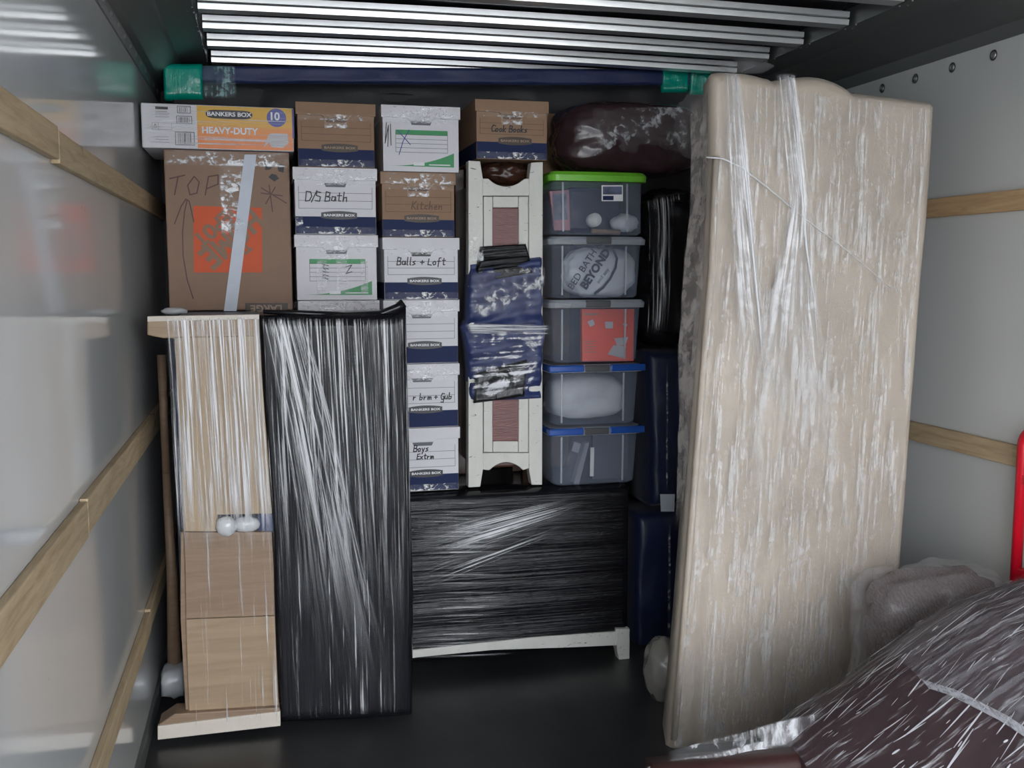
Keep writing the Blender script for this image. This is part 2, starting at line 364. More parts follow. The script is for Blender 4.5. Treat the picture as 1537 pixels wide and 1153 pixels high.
def fascia(name, xw, xc, sgn):
    n = [(xw, ZW-.045), (xw-sgn*.006, ZW-.045), (xw-sgn*.008, ZW), (xw-sgn*.03, ZW+.012), (xc+sgn*.12, ZB-.03), (xc+sgn*.11, ZB-.018), (xc, ZB+.0), (xc, ZR), (xw, ZR)]
    vs = [(x, YB, z) for x, z in n]+[(x, YF, z) for x, z in n]; k = len(n)
    fs = [tuple(range(k)), tuple(range(2*k-1, k-1, -1))]+[(i, (i+1) % k, k+(i+1) % k, k+i) for i in range(k)]
    return tag(mesh(name, vs, fs, M['fascia']), kind='structure')
f1 = fascia('trim_1', XL, -.215, -1); f2 = fascia('trim_2', XR, 2.115, 1)
def dome(r, h, ax, seg=10):
    vs = [(0, 0, 0)]; fs = []
    for j, (rr, hh) in enumerate(((.45, .95), (.8, .7), (1, .0))):
        for k in range(seg):
            a = 2*math.pi*k/seg; vs.append((ax*h*hh, r*rr*math.cos(a), r*rr*math.sin(a)))
    vs[0] = (ax*h, 0, 0)
    for k in range(seg):
        fs.append((0, 1+k, 1+(k+1) % seg))
        for j in range(2): fs.append((1+j*seg+k, 1+(j+1)*seg+k, 1+(j+1)*seg+(k+1) % seg, 1+j*seg+(k+1) % seg))
    me = bpy.data.meshes.new('rivet'); me.from_pydata(vs, [], fs)
    for p in me.polygons: p.use_smooth = True
    return me
rmL = dome(.010, .006, 1); rmL.materials.append(M['rivet'])
rmR = dome(.013, .006, -1); rmR.materials.append(M['rivet'])
rg = bpy.data.meshes.new('washer'); n = 14
rg.from_pydata([(0-.0015*q, r*math.cos(2*math.pi*k/n), r*math.sin(2*math.pi*k/n)) for q, r in ((1, .010), (1, .018)) for k in range(n)], [], [(k, (k+1) % n, n+(k+1) % n, n+k) for k in range(n)])
rg.materials.append(M['rivetd'])
def place(name, me, loc, parent):
    o = bpy.data.objects.new(name, me); C.objects.link(o); o.location = loc; o.parent = parent; return o
y = 3.0
while y < 4.75: place('rivet', rmL, (XL+.0075, y, ZW-.022), f1); y += .148
y = 2.3
while y < 4.6:
    place('rivet', rmR, (XR, y, ZW-.085), wr_); place('washer', rg, (XR, y, ZW-.085), wr_); y += .205
# roof bows: two aluminium bands with a dark seam
y = 4.60
def bow(y):
    x0, x1 = -.20, 2.10; nn = 12; pr = [(0.0, ZB), (-.0028, ZB+.019), (.012, ZB+.0215), (.012, ZB+.0245), (-.003, ZB+.027), (-.0062, ZB+.046), (.02, ZB+.05), (.05, ZR), (.07, ZR), (.07, ZB+.01), (.06, ZB)]
    vs = []; fs = []; k = len(pr)
    for i in range(nn+1):
        s = i/nn; x = x0+(x1-x0)*s; arch = .010*math.sin(math.pi*s)
        for (a, z) in pr: vs.append((x, y+a, min(z+arch, ZR) if z < ZR else ZR))
    for i in range(nn): fs += [(i*k+j, i*k+(j+1) % k, (i+1)*k+(j+1) % k, (i+1)*k+j) for j in range(k)]
    fs += [tuple(range(k)), tuple(range(nn*k, nn*k+k))]
    o = mesh('roof_bow', vs, fs, M['bow'], ce); o.data.materials.append(M['bowgap'])
    for p in o.data.polygons:
        c = p.center
        if abs(c.y-(y+.012)) < .004 and c.z < ZB+.04: p.material_index = 1
    return o
bys = [4.60, 4.28, 3.98, 3.70, 3.38, 3.05]+[2.72-.33*i for i in range(11)]
for i, yy in enumerate(bys):
    bow(yy)
    if i < 8:
        for X0, sg in ((-.205, -1), (2.105, 1)):
            for (dx, dy) in ((.012, -.02), (.03, .03), (.012, .05)):
                b_ = place('rivet', rmL, (X0+sg*(dx+.0), yy+dy, ZB+.0-.001), f1 if sg < 0 else f2); b_.rotation_euler = (0, math.pi/2, 0); b_.scale = (.6, .4, .4)
# wooden tie rails, each of two spliced boards
def rail(x0, x1, z0, z1, ys, wall, mat):
    for a, b, dz in ys: box('wooden_rail', x0, x1, a+.002, b-.002, z0+dz, z1+dz, mat, wall, .003)
rail(XL, XL+.02, 1.835, 1.905, [(-.8, 2.33, .004), (2.33, 4.75, -.004)], wl, M['rail'])
rail(XL, XL+.02, .985, 1.07, [(-.8, 2.46, .0), (2.46, 4.75, .005)], wl, M['rail'])
rail(XL, XL+.02, .365, .435, [(-.8, 3.55, .0), (3.55, 4.75, .008)], wl, M['rail'])
rail(XR-.02, XR, 1.795, 1.862, [(-.8, 4.7, 0)], wr_, M['railR'])
rail(XR-.02, XR, .975, 1.045, [(-.8, 4.7, 0)], wr_, M['rail'])
# low skirting along the left wall
tag(box('baseboard_left', XL, XL+.012, YB, YF, 0, .07, M['fascia'], b=.002), kind='structure')

# ---------------------------------------------------------------- lettering
def text(name, s, size, loc, mat, parent, rot=0, bold=.0, sx=1, align='CENTER', shear=0):
    cu = bpy.data.curves.new(name, 'FONT'); cu.body = s; cu.size = size; cu.align_x = align; cu.align_y = 'CENTER'; cu.offset = bold*size; cu.shear = shear; cu.resolution_u = 3
    tmp = bpy.data.objects.new('tmp', cu); C.objects.link(tmp)
    dg = bpy.context.evaluated_depsgraph_get(); me = bpy.data.meshes.new_from_object(tmp.evaluated_get(dg))
    bpy.data.objects.remove(tmp)
    me.materials.clear()
    me.transform(Matrix.Translation(Vector(loc)) @ Matrix.Rotation(math.pi/2, 4, 'X') @ Matrix.Rotation(rot, 4, 'Z') @ Matrix.Diagonal((sx, 1, 1, 1)))
    return link(name, me, mat, parent)
GL = {'D': '0,0 0,1 .45,.95 .6,.5 .4,.05 0,0', '/': '0,-.1 .45,1.1', 'S': '.5,.9 .1,1 .05,.6 .5,.45 .45,0 0,.05', 'B': '0,0 .05,1 .45,.9 .4,.55 .1,.5 .5,.4 .45,.05 0,0',
 'a': '.45,.45 .1,.5 .05,.1 .35,.05 .45,.5 .5,.05', 't': '.2,.9 .2,.05 .4,.05|0,.6 .45,.62', 'h': '.05,1 .02,0 .1,.4 .35,.45 .4,0', 'K': '.05,1 0,0|.5,1 .05,.5 .5,0', 'i': '.1,.5 .1,0 .25,.05|.12,.75 .15,.72',
 'c': '.4,.45 .1,.45 .05,.1 .4,.05', 'e': '.05,.25 .4,.3 .3,.5 .05,.3 .15,.02 .45,.05', 'n': '.02,.5 .05,0 .1,.4 .35,.45 .4,0', 'l': '.1,1 .08,.05 .2,0', 's': '.35,.5 .05,.4 .35,.15 .02,.0', '+': '.25,.6 .25,.1|.02,.35 .5,.36',
 'L': '.1,.8 .02,.05 .5,.0', 'o': '.25,.5 .02,.3 .15,.02 .4,.1 .4,.4 .25,.5', 'f': '.45,.95 .2,.9 .15,-.2|.02,.5 .4,.5', 'C': '.6,.9 .2,1 .0,.5 .15,.05 .6,.1', 'k': '.05,1 .02,0|.4,.55 .05,.25 .42,0', 'b': '.05,1 .03,0 .35,.05 .4,.4 .05,.4',
 'r': '.05,.5 .05,0 .1,.35 .35,.45', 'm': '.02,.5 .03,0 .1,.45 .25,.4 .26,0 .35,.45 .5,.4 .55,0', 'G': '.55,.85 .2,.9 .02,.4 .2,-.05 .5,.1 .5,.4 .3,.4|.5,.3 .45,-.5 .1,-.4', 'u': '.03,.5 .05,.05 .35,.05 .4,.5 .42,0', 'y': '.03,.5 .15,.15|.4,.5 .1,-.4',
 'E': '.5,.95 .05,.9 .05,.5 .4,.5|.05,.5 .0,.02 .5,.05', 'x': '0,.5 .4,0|.4,.5 0,0', 'T': '0,.85 .75,1.05|.42,.95 .35,0', 'O': '.3,1 .02,.5 .2,0 .55,.1 .6,.7 .3,1', 'P': '.05,0 .1,1 .6,1.1 .65,.6 .1,.35', ' ': ''}
def ribbon(vs, fs, pl, wd, Y):
    for a, b in zip(pl, pl[1:]):
        d = Vector((b[0]-a[0], b[1]-a[1])); 
        if d.length < 1e-6: continue
        d.normalize(); n = Vector((-d.y, d.x))*wd/2; e = d*wd*.35; k = len(vs)
        for q in ((a[0]-e.x+n.x, a[1]-e.y+n.y), (b[0]+e.x+n.x, b[1]+e.y+n.y), (b[0]+e.x-n.x, b[1]+e.y-n.y), (a[0]-e.x-n.x, a[1]-e.y-n.y)): vs.append((q[0], Y-.00006*(len(fs) % 14), q[1]))
        fs.append((k, k+1, k+2, k+3))
def hand(s, x, z, size, Y, parent, mat=None, wd=.0042, sp=.62, sl=.12, name='handwriting', rot=0):
    vs = []; fs = []; cx = 0; cr_, sr = math.cos(rot), math.sin(rot)
    for ch in s:
        for st in GL.get(ch, '').split('|'):
            if not st: continue
            pl = [tuple(map(float, p.split(','))) for p in st.split()]
            pl = [((cx+(a+sl*b)*size), b*size) for a, b in pl]
            ribbon(vs, fs, [(x+a*cr_-b*sr, z+a*sr+b*cr_) for a, b in pl], wd, Y)
        cx += size*(sp if ch not in ' il/' else sp*.62)
    return mesh(name, vs, fs, mat or M['ink'], parent)
def strokes(name, pls, Y, mat, parent, wd):
    vs = []; fs = []
    for pl in pls: ribbon(vs, fs, pl, wd, Y)
    return mesh(name, vs, fs, mat, parent)
def quad(name, x0, x1, z0, z1, Y, mat, parent): return mesh(name, [(x0, Y, z0), (x1, Y, z0), (x1, Y, z1), (x0, Y, z1)], [(0, 1, 2, 3)], mat, parent, uv=[(x0, z0), (x1, z0), (x1, z1), (x0, z1)])
def wrinkled(name, x0, x1, z0, z1, Y, mat, parent, amp=.003, n=(28, 10), seed=0):
    L = [Vector((x0, Y, z1)), Vector((x0, Y, z0))]; R_ = [Vector((x1, Y, z1)), Vector((x1, Y, z0))]
    return film(name, L, R_, mat, parent, -.002, n[0], n[1], amp, 18, 30, seed)
# ---------------------------------------------------------------- lidded file boxes
def badge(x, z, w_, h_, Y, parent, mat, tmat):
    pts = []
    for k in range(9): a = -1+2*k/8; pts.append((x+a*w_/2, Y, z+h_/2+.006*(1-a*a)))
    for k in range(9): a = 1-2*k/8; pts.append((x+a*w_/2, Y, z-h_/2-.006*(1-a*a)))
    o = mesh('badge', pts, [tuple(range(18))], mat, parent)
    text('lettering', 'BANKERS BOX', h_*.62, (x, Y-.0006, z), tmat, o, bold=.03, sx=w_/(h_*.62)/7.6)
    return o
D = .40
def filebox(x0, x1, z0, z1, style, label, Y=3.9, writing=None, dy=0, tapes=1, hidden=False, rz=0, group='lidded cardboard file boxes'):
    Y += dy; z1 -= .001
    cardm = M['kraft'] if style[0] == 'k' else M['white']; t = empty('file_box', ((x0+x1)/2, Y+D/2, z0), label, 'box', group)
    x0 += .004; x1 -= .004; W_ = x1-x0; cx = (x0+x1)/2; lid = .046
    box('body', x0+.006, x1-.006, Y+.006, Y+D-.006, z0+.001, z1-.006, cardm, t, .002)
    tw = .045                                                       # tongue of the lid at the hand hole
    pts = [(x0, z1), (x0, z1-lid), (cx-tw-.008, z1-lid-.002), (cx-tw, z1-lid-.010), (cx+tw, z1-lid-.010), (cx+tw+.008, z1-lid-.002), (x1, z1-lid), (x1, z1)]
    lo = prism('lid', XZ(Y, pts), D, cardm, t, .0015)
    F = Y+.006-.0008
    dark = M['kline'] if style[0] == 'k' else M['line']
    # hand hole
    pprm = [(cx-.042, z1-lid-.012), (cx-.036, z1-lid-.026), (cx+.036, z1-lid-.026), (cx+.042, z1-lid-.012)]
    mesh('hand_hole', [(a, F, b) for a, b in pprm], [(0, 1, 2, 3)], dark if style != 'wd' else M['ink'], t)
    if style[1] == 'g':                                             # green form and swoosh
        gx0, gx1, gz1, gz0 = x0+.055, x1-.05, z1-.095, z1-.175
        quad('green_bar', gx0, gx1, gz1-.014, gz1+.004, F, M['green'], t)
        ls = []
        for k in range(5): zz = gz1-.014-k*(gz1-.014-gz0)/4; ls.append([(gx0, zz), (gx1, zz)])
        ls += [[(gx0, gz1), (gx0, gz0)], [(gx1, gz1), (gx1, gz0)]]
        strokes('form_lines', ls, F, M['line'], t, .0016)
        sw = [(x0+.03, z0+.022)]+[(x0+.03+(W_-.055)*s, z0+.022+.052*s**2.2) for s in [k/10 for k in range(11)]]+[(x1-.025, z0+.020)]
        mesh('green_swoosh', [(a, F, b) for a, b in sw], [tuple(range(len(sw)))], M['green'], t)
        quad('print_line', cx+.03, x1-.04, z0+.026, z0+.030, F-.0006, M['wtext'], t)
        quad('print_block', cx-.03, cx+.012, z0+.024, z0+.036, F-.0006, M['wtext'], t)
        if style == 'wh':
            pass
    else:
        bh = .068
        quad('blue_band', x0+.007, x1-.007, z0+.003, z0+bh, F, M['navy'], t)
        mesh('side_band', [(x0+.0055, Y+.01, z0+.003), (x0+.0055, Y+D-.01, z0+.003), (x0+.0055, Y+D-.01, z0+bh), (x0+.0055, Y+.01, z0+bh)], [(0, 1, 2, 3)], M['navy'], t)
        fx0, fx1, fz0, fz1 = x0+.02, x1-.02, z0+.098, z1-.072
        zm = [fz0+(fz1-fz0)*q for q in (0, .36, .72)]
        strokes('form_lines', [[(fx0, zm[0]), (fx1, zm[0])], [(fx0, zm[1]), (fx1, zm[1])], [(fx0, zm[2]), (fx1, zm[2])], [(fx0, fz0), (fx0, fz1)], [(fx1, fz0), (fx1, fz1)]], F, dark, t, .0016)
        if not hidden: badge(cx+.012, z0+.073, .135, .020, F-.0007, t, M['badgek'] if style[0] == 'k' else M['badge'], M['ktext'] if style[0] == 'k' else M['wtext'])
    if writing:
        for (s, dx, dz, sz, *r) in writing: hand(s, x0+dx, z0+dz, sz, F-.0012, t, *(r or []))
    if not hidden:
        k_ = tapes
        if k_ & 1: wrinkled('packing_tape', x0-.001, x1+.001, z1-lid-.02, z1-lid+.004, Y, M['tape'], t, seed=x0*9+z0)
        if k_ & 2: wrinkled('packing_tape', x0+.002, x1-.002, z0+.002, z0+.03, Y+.004, M['tape'], t, seed=x0*7+z0)
        if k_ & 4: wrinkled('packing_tape', x0+.002, x1-.002, z1-.045, z1-.004, Y-.001, M['tape'], t, seed=x0*5+z0)
        if k_ & 8: wrinkled('packing_tape', x0+.008, x0+.035, z0+.03, z0+.085, Y+.004, M['tape'], t, seed=x0*3+z0)
        if k_ & 16: wrinkled('packing_tape', cx-.045, cx+.045, z1-lid-.05, z1-lid, Y+.003, M['tape'], t, seed=x0*2+z0)
    return t
Z = [.728, .986, 1.242, 1.494, 1.744, 1.996, 2.24]
a0, a1, b0, b1 = .106, .430, .434, .748
filebox(a0+.016, a1-.002, Z[5], 2.236, 'kb', 'brown kraft file box with blue base, unwritten, right beside the yellow printed carton', tapes=1|16|2)
filebox(a0, a1, Z[4], Z[5], 'wb', 'white file box with blue base and handwriting D/S Bath', writing=[('D/S Bath', .045, .125, .036)], tapes=1|2|4|8)
filebox(a0, a1, Z[3], Z[4], 'wg', 'white file box with green swoosh under clear tape strips, above the wrapped black cabinet', dy=.004, tapes=1|4|16)
filebox(a0+.008, a1+.002, Z[2], Z[3], 'wb', 'white file box whose lid just shows over the wrapped black cabinet', tapes=1|4|16)
for k in (0, 1): filebox(a0+.008, a1, Z[k], Z[k+1], 'wb', 'white file box hidden behind the black cabinet, %s of the two' % ('lower', 'upper')[k], hidden=True)
filebox(b0+.006, b1+.006, Z[5]-.01, 2.236, 'wg', 'white file box with green swoosh and blue pen cross, topmost of its stack', writing=None, dy=-.006, tapes=1|4)
filebox(b0, b1-.012, Z[4]-.008, Z[5]-.01, 'kb', 'brown kraft file box with blue base and writing Kitchen', writing=[('Kitchen', .12, .108, .030, M['kline'])], tapes=1|2|4|16)
filebox(b0+.004, b1, Z[3], Z[4]-.008, 'wd', 'white file box with writing Balls + Loft and open dark hand hole', writing=[('Balls + Loft', .055, .135, .030)], dy=-.004, tapes=1|2)
filebox(b0+.004, b1, Z[2], Z[3], 'wb', 'white file box without writing, vertical tape strip, directly right of black cabinet top', tapes=1|4, dy=.004)
filebox(b0+.004, b1-.002, Z[1], Z[2], 'wb', 'white file box with cursive writing on lower line, second from the bottom of its stack', writing=[('r brm + Gub', .112, .112, .026)], tapes=1|4)
filebox(b0+.004, b1-.002, Z[0], Z[1], 'wb', 'white file box with writing in two lines, lowest of the stack on the black desk', writing=[('Boys', .112, .163, .026), ('Extrm', .125, .132, .022)], tapes=2)
ck = filebox(.806, 1.112, 2.042, 2.272, 'kb', 'brown kraft file box with writing Cook Books on top of the white distressed cabinet', writing=[('Cook Books', .065, .107, .025, M['ink'])], tapes=1|2|16)
# extra marks on two of them
for o in list(C.objects):
    if o.get('label', '').startswith('white file box with green swoosh and blue pen'):
        F = 3.9-.006+.006-.0022
        def g(u, v): p = at(u, v, F); return (p.x, p.z)
        strokes('pen_cross', [[g(597, 196), g(616, 217)], [g(614, 195), g(605, 212), g(599, 232)]], F, M['blueink'], o, .003)
        strokes('marker_scribble', [[g(580, 184), g(578, 215), g(583, 188), g(582, 220)], [g(586, 186), g(587, 218)]], F, M['ink'], o, .003)
    if o.get('label', '').startswith('white file box with green swoosh under'):
        F = 3.9+.004+.006-.0022
        def g(u, v): p = at(u, v, F); return (p.x, p.z)
        mk = [[g(484+random.random()*9, 397+k*5), g(484+random.random()*9, 399+k*5+random.random()*4)] for k in range(5)]
        mk += [[g(484, 397+k*5), g(493, 399+k*5)] for k in range(5)]+[[g(518, 401), g(528, 398), g(519, 411), g(528, 408)]]
        strokes('marker_scribble', mk, F, M['ink'], o, .003)
        for u0, u1 in ((466, 482), (496, 514), (534, 546)): wrinkled('packing_tape', g(u0, 0)[0], g(u1, 0)[0], g(0, 446)[1], g(0, 386)[1], F, M['tapeflat'], o, seed=u0)

# ---------------------------------------------------------------- long printed carton (flat) on the top left
Y = 3.95
t = empty('printed_carton', (-.14, Y+.2, 2.056), 'long flat yellow and white printed carton lying on the tall brown carton', 'box')
X0, X1, z0, z1 = -.425, .119, 2.056, 2.217
bx = box('body', X0, X1, Y, Y+.4, z0, z1, M['white'], t, .004)
F = Y-.001; xs = at(296, 190, Y).x
quad('yellow_print', xs, X1-.003, z0+.003, z1-.003, F, M['hd'], t)
def q2(name, u0, u1, v0, v1, mat, e=.0006):
    a = at(u0, (v0+v1)/2, F); b = at(u1, (v0+v1)/2, F); c = at((u0+u1)/2, v0, F).z; d = at((u0+u1)/2, v1, F).z
    return quad(name, a.x, b.x, d, c, F-e, mat, t)
q2('violet_edge', 438.5, 441.5, 164, 208, M['purple'])
p = at(344, 172, F); pts = []
for k in range(24):
    a = 2*math.pi*k/24; pts.append((p.x+.084*math.copysign(abs(math.cos(a))**.35, math.cos(a)), F-.0006, p.z+.016*math.copysign(abs(math.sin(a))**.8, math.sin(a))))
mesh('badge', pts, [tuple(range(24))], M['badge'], t)
text('lettering', 'BANKERS BOX', .0215, (p.x, F-.0013, p.z), M['wtext'], t, bold=.03, sx=1.12)
p = at(345, 197, F); text('lettering', 'HEAVY-DUTY', .033, (p.x, F-.0013, p.z), M['wtext'], t, bold=.035, sx=1.0)
p = at(344, 210, F); text('lettering', 'IDEAL FOR FILES | MOVING | STORAGE', .0085, (p.x, F-.0013, p.z), M['wtext'], t, bold=.03, sx=1.2)
p = at(415, 177, F); mesh('violet_disc', [(p.x+.036*math.cos(2*math.pi*k/28), F-.0006, p.z+.034*math.sin(2*math.pi*k/28)) for k in range(28)], [tuple(range(28))], M['purple'], t)
text('lettering', '10', .040, (p.x-.008, F-.0013, p.z+.004), M['wtext'], t, bold=.03)
mesh('box_picture', [at(a, b, F-.0006) for a, b in ((403, 203), (408, 200), (432, 201), (433, 215), (425, 222), (408, 221), (404, 214), (396, 221))], [(0, 1, 2, 3, 4, 5, 6, 7)], M['greyart'], t)
def barcode(u0, u1, v0, v1):
    a = at(u0, v0, F); b = at(u1, v1, F); pl = [[(a.x, a.z), (b.x, a.z), (b.x, b.z), (a.x, b.z), (a.x, a.z)]]
    strokes('barcode_frame', pl, F-.0006, M['ink'], t, .002)
    wdt = b.x-a.x; pl = []; x = a.x+wdt*.15
    while x < b.x-wdt*.15: pl.append([(x, a.z-.004), (x, b.z+.004)]); x += random.choice((.0026, .004, .0055))
    strokes('barcode', pl, F-.0006, M['ink'], t, .0014)
barcode(266, 286, 159, 170); barcode(265, 288, 174, 186); barcode(263, 292, 198, 218)
q2('small_badge', 233, 252, 159.5, 164, M['badge'])
for v in (167, 169.5, 172, 175, 205, 209, 213): q2('print_line', 233, 250+random.random()*6, v, v+.7, M['line'])
a = at(228, 184, F); b = at(258, 195, F); strokes('recycle_frame', [[(a.x, a.z), (b.x, a.z), (b.x, b.z), (a.x, b.z), (a.x, a.z)], [(a.x+.022, a.z), (a.x+.022, b.z)]], F-.0006, M['line'], t, .0012)
c = Vector((a.x+.011, F-.0006, (a.z+b.z)/2)); strokes('recycle_mark', [[(c.x-.006, c.z-.005), (c.x, c.z+.007), (c.x+.006, c.z-.005), (c.x-.006, c.z-.005)]], F-.0006, M['ink'], t, .0022)
film('stretch_film', [Vector((X0, F, z1)), Vector((X0, F, z0))], [Vector((X1, F, z1)), Vector((X1, F, z0))], M['fH'], t, -.003, 30, 16, .001, 3, 60, 4)

# ---------------------------------------------------------------- big brown carton, printed upside down
Y = 3.95; F = Y-.0008
t = empty('moving_carton', (-.12, Y+.2, 1.457), 'large brown moving carton printed upside down with orange square and white strap', 'box')
X0, X1, z0, z1 = -.352, .100, 1.458, 2.05
box('body', X0, X1, Y, Y+.42, z0, z1, M['carton'], t, .005)
box('flap', X0+.001, X1-.001, Y-.0005, Y+.42, z1-.0015, z1+.0015, M['carton'], t, 0)
def g(u, v, e=0): p = at(u, v, F); return (p.x, p.z)
def gq(name, pts, mat, e=0): return mesh(name, [(g(*q)[0], F-e, g(*q)[1]) for q in pts], [tuple(range(len(pts)))], mat, t)
gq('orange_square', [(290, 309), (393, 312), (394, 409), (291, 409)], M['orange'])
p = g(343, 360); rr = math.pi+math.radians(41)
ca, sa = math.cos(rr), math.sin(rr)
BL = {'H': '0,0 0,1|.6,0 .6,1|0,.5 .6,.5', 'O': '.12,.08 0,.3 0,.7 .12,.92 .28,1|.36,1 .52,.92 .64,.7 .64,.3 .52,.08 .36,0|.28,0 .12,.08', 'M': '0,0 0,1|0,1 .38,.25|.38,.25 .76,1|.76,1 .76,0', 'E': '0,0 0,1|.08,1 .5,1|.08,.5 .4,.5|.08,0 .5,0',
 'D': '0,0 0,1|.08,1 .4,.9 .55,.65 .55,.35 .4,.1 .08,0', 'P': '0,0 0,1|.08,1 .42,.95 .5,.75 .42,.52 .08,.47', 'T': '.32,0 .32,.9|0,1 .64,1'}
def stencil(s_, size, a, b, wd):
    tot = sum({'M': 1.12, 'E': .78, 'P': .78, 'T': .9}.get(c_, .95) for c_ in s_)*size; vs = []; fs = []; x = a-tot/2
    for ch in s_:
        for k_, st in enumerate(BL[ch].split('|')):
            pl = [tuple(map(float, q.split(','))) for q in st.split()]; pl = [(x+u_*size, b+(v_-.5)*size) for u_, v_ in pl]
            ribbon(vs, fs, [(p[0]+u_*ca-v_*sa, p[1]+u_*sa+v_*ca) for u_, v_ in pl], wd, F-.0008)
        x += {'M': 1.12, 'E': .78, 'P': .78, 'T': .9}.get(ch, .95)*size
    mesh('stencil_lettering', vs, fs, M['carton'], t)
stencil('HOME', .070, .0, .006, .018); stencil('DEPOT', .046, .0, -.066, .013); stencil('THE', .032, .0, .064, .009)
hand('TOP', g(252, 292)[0], g(252, 292)[1], .068, F-.002, t, M['brownink'], .0045, .95, .15)
strokes('arrow_mark', [[g(*q) for q in ((290, 448), (281, 420), (275, 385), (274, 350), (277, 318), (281, 300))], [g(262, 336), g(272, 310), g(279, 299), g(284, 302), (g(291, 333))]], F-.002, M['brownink'], t, .0042)
strokes('asterisk_mark', [[g(404, 278), g(409, 318)], [g(413, 281), g(399, 306)], [g(392, 282), g(430, 305)], [g(392, 290), g(424, 294)]], F-.002, M['brownink'], t, .0042)
gq('black_label', [(368, 455), (432, 455), (432, 466), (368, 466)], M['badgek'])
pl_ = g(400, 462.5); text('lettering', 'LARGE', .036, (pl_[0], F-.0013, pl_[1]), M['ktext'], t, math.pi, .03, 1.1)
cc = g(412, 256)
for k in range(3):
    a = math.radians(90+120*k+180); q = []
    for (r_, da) in ((.016, -.7), (.034, -.75), (.041, -.05), (.034, .5), (.017, .35)):
        q.append((cc[0]+r_*math.cos(a+da), F-.0008, cc[1]+r_*math.sin(a+da)))
    mesh('recycle_mark', q, [(0, 1, 2, 3, 4)], M['ink'], t)
strap_px = [(367, 232), (385, 232), (355, 467), (336, 467)]
prism('strap', [at(a, b, F-.004) for a, b in strap_px], .0008, M['strap'], t)
wrinkled('packing_tape', X0, X1, z1-.055, z1, Y-.001, M['tape'], t, .004, (40, 10), 3)
wrinkled('packing_tape', g(320, 0)[0], g(357, 0)[0], g(0, 352)[1], z1-.05, Y-.001, M['tape'], t, .005, (12, 40), 5)

# ---------------------------------------------------------------- wrapped table and black cabinet bundle in front left
Y = 3.46
t = empty('wrapped_table', (.04, 3.6, 0), 'oak trestle table on end and black blanket wrapped together in clear film, front left', 'furniture')
YW = Y+.004
pprism('top_bar', [(221, 477), (389, 474), (389, 505), (245, 508), (221, 503)], Y-.01, .09, M['oakl'], t, .004)
pprism('bar_edge', [(221, 475), (389, 472), (389, 479), (221, 483)], Y-.014, .02, M['endgrain'], t, .001)
pprism('oak_panel', [(262, 506), (389, 504), (394, 580), (402, 680), (408, 771), (326, 773), (326, 798), (276, 798), (272, 700), (266, 580)], Y, .035, M['oak'], t, .002)
pprism('oak_board', [(276, 799), (408, 799), (411, 860), (412.5, 924), (279, 929), (278, 860)], Y, .035, M['oakd'], t, .002)
pprism('oak_board', [(279, 930), (412.5, 925), (416, 1010), (419, 1074), (284, 1074), (281, 1000)], Y+.001, .035, M['oakl'], t, .002)
pprism('oak_edge', [(276, 799), (284, 1070), (279, 1072), (271, 930), (271, 799)], Y+.01, .06, M['oakd'], t, .001)
pprism('foot_bar', [(238, 1088), (262, 1072), (420, 1062), (420, 1088), (238, 1110)], Y-.02, .09, M['oakd'], t, .004)
pprism('foot_edge', [(236.5, 1090), (421, 1068), (421, 1090), (236.5, 1111)], Y-.026, .02, M['endgrain'], t, .002)
pprism('blue_pad', [(388, 771), (409, 771), (409, 799), (388, 799)], Y+.02, .02, M['blanket'], t)
blob('film_ball', at(339, 790, Y-.004), (.034, .022, .036), M['bubble'], t, seed=2, f=3, sub=3)
blob('film_ball', at(370, 787, Y+.006), (.045, .02, .028), M['bubble'], t, seed=5, f=3, sub=3)
# dark padded body and the far trestle behind the oak end
box('padded_body', -.315, .075, 3.51, 4.36, .02, 1.452, M['blanketd'], t, .02)
tube('far_post', [(-.375, 3.86, .12), (-.372, 3.86, .5), (-.378, 3.86, .86)], [.026, .019, .014], M['oakd'], t, 10)
tube('far_post_top', [(-.378, 3.86, .86), (-.378, 3.86, 1.3)], [.014, .016], M['oakd'], t, 10)
blob('wrapped_foot', (-.375, 3.82, .075), (.045, .07, .055), M['bubble'], t, seed=8, f=3, sq=4, sub=3)
# black blanket body
def rimtop(s): return .0+(.022*max(0, (s-.86)/.14)**1.5)
Lb = px(Y, (389, 474), (394, 580), (405, 740), (413, 900), (420, 1088)); Rb = px(Y, (611, 470), (614, 600), (618, 760), (622, 900), (620, 1081))
panel('black_blanket', Lb, Rb, .33, M['blkV'], t, .028, 90, 60, .010, 14, 1.2, 1, top=rimtop)
tube('rim_fold', [at(a, b, 3.50+.0*a) for a, b in ((395, 468), (450, 470), (520, 474), (570, 472), (596, 462), (606, 455))], [.008, .01, .012, .013, .015, .017], M['blkW'], t, 8)
# clear film round both, with a diagonal band
film('stretch_film', px(Y-.006, (246, 476), (256, 600), (266, 770), (272, 830)), px(Y-.006, (389, 474), (396, 600), (408, 768), (409, 830)), M['fVd'], t, -.012, 60, 60, .003, 60, 1.5, 3, fade=(.01,.005,.3))
film('stretch_film', px(Y-.006, (270, 760), (284, 1000), (284, 1088)), px(Y-.006, (408, 760), (414, 920), (420, 1082)), M['fVs'], t, -.026, 40, 40, .003, 50, 1.2, 4, fade=(.02,.2,.04))
film('stretch_film', px(Y-.012, (389, 476), (397, 640), (408, 800), (414, 940)), px(Y-.012, (560, 478), (570, 640), (580, 800), (590, 940)), M['fV'], t, -.012, 60, 60, .004, 55, 1.2, 5, fade=(.03,.01,.75))  # over the black: sky sheen fading downwards is painted into the film density
film('stretch_film', px(Y-.012, (545, 480), (555, 650), (565, 960)), px(Y-.012, (611, 476), (615, 650), (617, 960)), M['fV'], t, -.010, 30, 50, .004, 55, 1.2, 6, fade=(.05,.01,.8))
